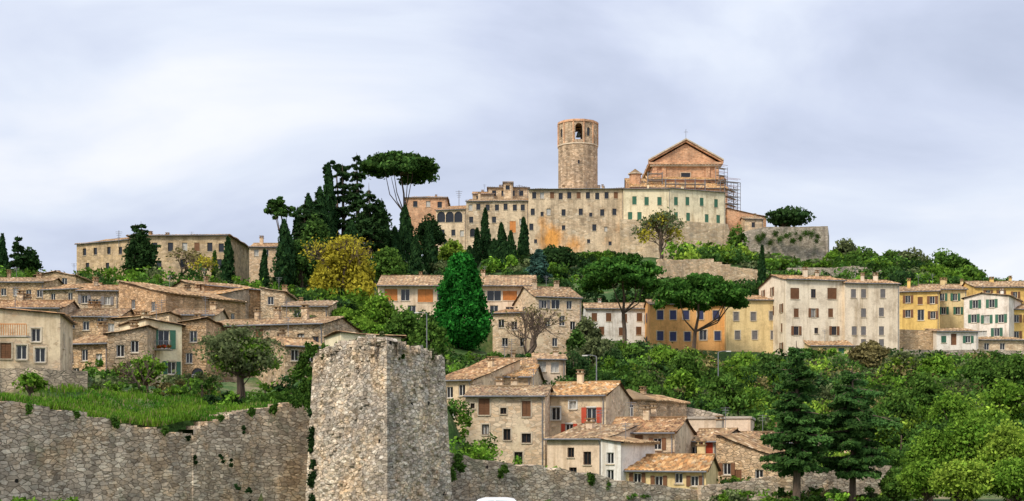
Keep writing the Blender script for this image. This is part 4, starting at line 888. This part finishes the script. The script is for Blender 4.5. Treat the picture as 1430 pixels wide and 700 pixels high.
for (u,v,d,w,c) in ((885,480,215,40,'mid'),(925,482,212,60,'bright'),(960,487,205,60,'mid'),(1040,490,210,70,'bright'),(1070,490,200,40,'pine'),(1215,476,215,56,'brown'),(1260,490,205,60,'olive'),(1310,494,200,64,'bright'),(1370,500,190,66,'mid'),(1420,492,185,60,'mid'),(1290,520,170,70,'mid'),(1400,528,160,80,'bright'),(1330,540,155,70,'bright'),(1250,545,160,70,'mid'),(900,520,175,50,'mid'),(950,515,180,60,'bright'),(1010,520,180,60,'mid')):
    broadleaf('hillside_tree',u,v,d,w,c,3000,trunk=.12,nc=30)
for (u,v,d,w,c) in ((1300,600,117,80,'bright'),(1355,572,117,90,'bright'),(1410,585,114,90,'fresh'),(1290,640,108,70,'bright'),(1345,640,104,90,'fresh'),(1415,640,104,90,'bright'),(1250,655,112,40,'mid')):
    broadleaf('broadleaf_tree',u,v,d,w,c,6000,trunk=.12,nc=60)
layered(1112,476,111,118,'cedar',14,dn=380,per=8,droop=.16,name='deodar_cedar_tree',leaf=.27,pw=.5,start=.24,wd_=.3); layered(1190,510,113,134,'cedar',12,dn=420,per=8,droop=.18,name='deodar_cedar_tree',leaf=.27,pw=.42,start=.22,wd_=.3)
# foreground left
broadleaf('olive_tree',335,452,119,130,'olive',4200,trunk=.35,nc=44,flat_=.7); broadleaf('young_tree',340,470,120,110,'bright',2600,trunk=.35,nc=38)
broadleaf('young_tree',205,495,122,56,'bright',2000,trunk=.3); broadleaf('young_tree',42,516,109,46,'bright',420,trunk=.35,nc=14,leaf=.26)
bare(200,500,118,60,'bright',n=200,depth=4,name='young_tree')
mass('shrubs',region(30,130,300,116,136,(1.5,3),(1,2.2),['mid','brown','bright','olive']))
mass('shrubs',region(20,300,450,110,130,(1.5,3),(.8,2.0),['mid','bright','dark']))
mass('shrubs',region(50,84,460,132,200,(2,4),(1,2.5),['mid','bright','pine','olive']))
mass('shrubs',region(20,620,700,112,134,(1.4,3),(1.4,3.2),['bright','mid'])+region(10,700,900,114,122,(1,2),(.6,1.2),['mid','bright']))
mass('shrubs',region(50,940,1250,122,150,(1.5,3.5),(1,2.6),['mid','bright','fresh','olive','pine']))
mass('shrubs',region(34,1000,1270,110,117,(1.2,2.6),(.5,1.5),['mid','bright','olive','pine','brown']))
mass('roadside_hedge',[(P(u,0,82)[0],82+R.uniform(-.5,.5),1.6,1.45+R.uniform(-.2,.1),'bright') for u in range(-40,95,14)])
def grass():
    q=Q(); n=46000; u=R.uniform(-100,440,n); d=R.uniform(0,1,n)**1.3*22+dwall(u)+1.4; x=(u-U0)/F*d; z=terrain(x,d)
    hgt=R.uniform(.12,.45,n); a=R.uniform(0,math.pi*2,n); dx=np.cos(a)*.05; dy=np.sin(a)*.05; l=R.normal(0,.1,(n,2))
    pat=.5+.5*np.sin(x*.9+np.sin(d*.7)*2)*np.sin(d*.8+x*.3); hgt*=.5+.9*pat
    p0=np.stack([x-dx,d-dy,z-.05],1);p1=np.stack([x+dx,d+dy,z-.05],1);p2=np.stack([x+dx*.3+l[:,0],d+dy*.3+l[:,1],z+hgt],1);p3=np.stack([x-dx*.3+l[:,0],d-dy*.3+l[:,1],z+hgt],1)
    pat=pat[:,None]
    c=(np.array([[.06,.19,.02]])*(1-pat)+np.array([[.18,.31,.03]])*pat)*R.uniform(.5,1.25,(n,1)); dry=R.random((n,1))<.1; c=np.where(dry,np.array([[.28,.25,.1]]),c); q.add(np.stack([p0,p1,p2,p3],1),c,1)
    q.obj('grass')
grass()
def ivy(name,pts,col='mid',n=260,s=.5):
    q=Q(); c1,c2=G[col]
    for (u,v,d,r) in pts:
        b=R.uniform(.6,1.2)
        for k in range(3): clump(q,P(u+R.normal(0,2),v+R.normal(0,3),d),(r*.7,r*.4,r*.8),int(n*r*r/.5)+10,.18,np.array(c1)*b,np.array(c2)*b,shell=.3)
    q.obj(name)
ivy('ivy',[(437,600,98.2,.35),(436,625,98,.4),(438,650,97.8,.35),(436,675,97.7,.45),(438,695,97.6,.4),(436,580,98.4,.3),(437,612,98.1,.4),(437,663,97.8,.4)],'dark')
ivy('ivy',[(432,490,99.5,.5),(424,505,100.5,.6),(418,520,101,.6),(426,540,101,.5),(430,560,101.5,.7),(415,560,102,.5),(440,486,99,.3),(455,490,98,.25),(436,520,99,.4),(434,545,99,.4)],'mid')
ivy('ivy',[(470,486,97,.45),(482,488,96.5,.45),(520,478,93.6,.3),(500,480,95,.3),(456,494,97.6,.4),(575,488,95.5,.25),(600,494,97.3,.3),(531,472,93,.2)],'olive')
ivy('ivy',[(640,650,106,.5),(632,660,105.5,.4),(700,660,109,.3),(825,668,114,.45),(845,676,115,.4),(560,500,93.5,.15),(600,560,97.8,.18),(705,655,109,.4),(640,640,106,.5)],'mid')
ivy('ivy',[(40,572,88.8,.3),(110,582,91.6,.25),(160,590,93.8,.35),(230,604,96.3,.3),(310,584,99.2,.3),(350,577,100.8,.35),(380,572,102,.4)],'mid')
ivy('ivy',[(300+R.uniform(-90,120),R.uniform(600,690),97.4+R.uniform(0,1),.16) for i in range(10)],'dark',n=300)
ivy('ivy',[(1060+i*8,330+R.uniform(-6,10),370,1.3) for i in range(11)],'mid',n=60)
def flowers():
    q=Q(); 
    for (u,v,d) in ((1172,695,115),(1185,692,115),(1198,696,115)): clump(q,P(u,v,d),(.5,.4,.22),100,.16,(.28,.03,.05),(.4,.05,.07))
    q.obj('red_shrub')
    q=Q()
    for (u,v,d) in ((222,484,145.5),(229,484,145.5),(236,484,145.5)): clump(q,P(u,v,d),(.25,.15,.18),80,.14,(.6,.03,.03),(.1,.2,.03))
    q.obj('balcony_flowers')
flowers()
def lamp(u,vt,d,arm=1):
    x,y,zb,h=spec(u,vt,d); E=empty('street_lamp',(x,y,zb)); mb=MB(); mbtube(mb,[(0,0,-.3),(0,0,h-.4),(0,0,h)],[.09,.06,.05],'metal',8); mbtube(mb,[(0,0,h),(-.6*arm,0,h+.15),(-1.1*arm,0,h+.12)],.04,'metal',6); mb.obj('post',E)
    m2=MB(); bx(m2,-1.6*arm if arm>0 else 1.0,-1.0*arm if arm>0 else 1.6,-.14,.14,h+.04,h+.16,'frame_white'); m2.obj('luminaire',E)
lamp(833,498,160); lamp(1003,492,180,-1); lamp(596,438,188)
def antenna_mast(u,vt,d,vb):
    p=P(u,vb,d); h=(vb-vt)/F*d; k0=d/380; E=empty('antenna_mast',tuple(p)); mb=MB(); mbtube(mb,[(0,0,-2),(0,0,h)],.09*k0,'metal',5)
    for k in range(4): mbtube(mb,[((-.9+.15*k)*k0,0,h-.3-k*.5*k0),((.9-.15*k)*k0,0,h-.3-k*.5*k0)],.045*k0,'metal',4)
    mb.obj('mast',E)
antenna_mast(641,266,384,290); antenna_mast(725,258,386,262); antenna_mast(166,322,300,332); antenna_mast(287,430,158,470)
def car():
    x=P(683,0,71.8)[0]; E=empty('parked_car',(x,71.8,.01)); L=4.1
    prof=[(-2.05,.35),(-2.05,.72),(-1.95,.88),(-1.1,.98),(-.55,1.42),(-.2,1.52),(.9,1.52),(1.25,1.46),(1.85,1.0),(2.02,.92),(2.05,.4),(1.7,.28),(-1.7,.28)]
    mb=MB()
    def wdt(z): return .85 if z<1.0 else .85-.26*(z-1.0)/.5
    n=len(prof)
    for i in range(n):
        a,b=prof[i],prof[(i+1)%n]; mb.poly([(a[0],-wdt(a[1]),a[1]),(b[0],-wdt(b[1]),b[1]),(b[0],wdt(b[1]),b[1]),(a[0],wdt(a[1]),a[1])],'car_paint')
    for s in(-1,1):
        low=[p for p in prof if p[1]<=1.0]; mb.poly([(p[0],s*.85,p[1]) for p in low],'car_paint')
        up=[(-1.1,.98),(-.55,1.42),(-.2,1.52),(.9,1.52),(1.25,1.46),(1.85,1.0)]; mb.poly([(p[0],s*wdt(p[1]),p[1]) for p in up],'car_paint')
    o=mb.obj('body',E)
    g=MB()
    for s in(-1,1):
        for a in(((-.85,1.03),(-.45,1.36),(.25,1.38),(.25,1.03)),((.33,1.03),(.33,1.38),(1.0,1.37),(1.45,1.03))): g.poly([(p[0],s*(wdt(p[1])+.012),p[1]) for p in a],'glass')
    g.poly([(-1.07,-.75,1.03),(-1.07,.75,1.03),(-.6,.6,1.41),(-.6,-.6,1.41)],'glass'); g.poly([(1.82,-.75,1.05),(1.82,.75,1.05),(1.32,.6,1.44),(1.32,-.6,1.44)],'glass'); g.obj('windows',E)
    w=MB()
    for sx in(-1.3,1.3):
        for s in(-1,1):
            mbtube(w,[(sx,s*.68,.31),(sx,s*.88,.31)],.31,'rubber',18); w.poly([(sx+.31*math.cos(t),s*.88,.31+.31*math.sin(t)) for t in np.arange(18)*2*math.pi/18],'rubber'); w.poly([(sx+.19*math.cos(t),s*.885,.31+.19*math.sin(t)) for t in np.arange(12)*2*math.pi/12],'metal')
    w.obj('wheels',E)
    m2=MB(); bx(m2,-2.07,-2.0,-.75,-.45,.62,.8,'frame_white'); bx(m2,-2.07,-2.0,.45,.75,.62,.8,'frame_white'); bx(m2,2.0,2.07,-.78,-.5,.7,.88,'sh_red'); bx(m2,2.0,2.07,.5,.78,.7,.88,'sh_red'); m2.obj('lights',E)
car()
# ============================================================ LIGHT
SE,SA=math.radians(44),math.radians(222)
w=bpy.data.worlds.new('World'); scene.world=w; w.use_nodes=True; nt=w.node_tree; bg=nt.nodes['Background']
sky=nd(nt,'ShaderNodeTexSky',sky_type='NISHITA',sun_disc=False,sun_elevation=SE,sun_rotation=SA)
tc=nd(nt,'ShaderNodeTexCoord').outputs['Generated']
mp=nd(nt,'ShaderNodeMapping',{'Vector':tc,'Scale':(1.0,1.0,2.6),'Location':(.9,0,.55)}).outputs[0]
n1=nd(nt,'ShaderNodeTexNoise',{'Vector':mp,'Scale':3.0,'Detail':8,'Roughness':.5,'Distortion':.5}).outputs['Fac']
cl=ramp(nt,n1,[(.34,(5.5,6.1,7.7)),(.45,(6.8,7.4,9.1)),(.55,(8.2,8.8,10.1)),(.66,(9.9,10.1,10.7)),(.8,(11,11,11.2))])
sz=nd(nt,'ShaderNodeSeparateXYZ',{0:tc}).outputs[2]
el=ramp(nt,sz,[(0,1.04),(.14,.99),(.3,1.05),(.45,1.3),(1,1.8)])
cl=mix(nt,1,cl,el,'MULTIPLY')
mx=mix(nt,.9,sky.outputs[0],cl)
nt.links.new(mx,bg.inputs[0]); bg.inputs[1].default_value=.1
sl=bpy.data.lights.new('sun','SUN'); sl.energy=2.9; sl.angle=math.radians(11); sl.color=(1,.92,.80); so=bpy.data.objects.new('sun',sl); COL.objects.link(so)
dirv=Vector((math.sin(SA)*math.cos(SE),math.cos(SA)*math.cos(SE),math.sin(SE))); so.rotation_euler=dirv.to_track_quat('Z','Y').to_euler(); so.location=(0,0,150)
cam=bpy.data.cameras.new('camera'); co=bpy.data.objects.new('camera',cam); COL.objects.link(co); co.location=(0,0,CZ); co.rotation_euler=(math.radians(90),0,0)
cam.sensor_width=36; cam.lens=36*F/1430; cam.shift_y=290/1430; cam.clip_start=.5; cam.clip_end=8000; scene.camera=co
scene.view_settings.view_transform='Standard'; scene.view_settings.look='None'; scene.view_settings.exposure=0; scene.view_settings.gamma=1
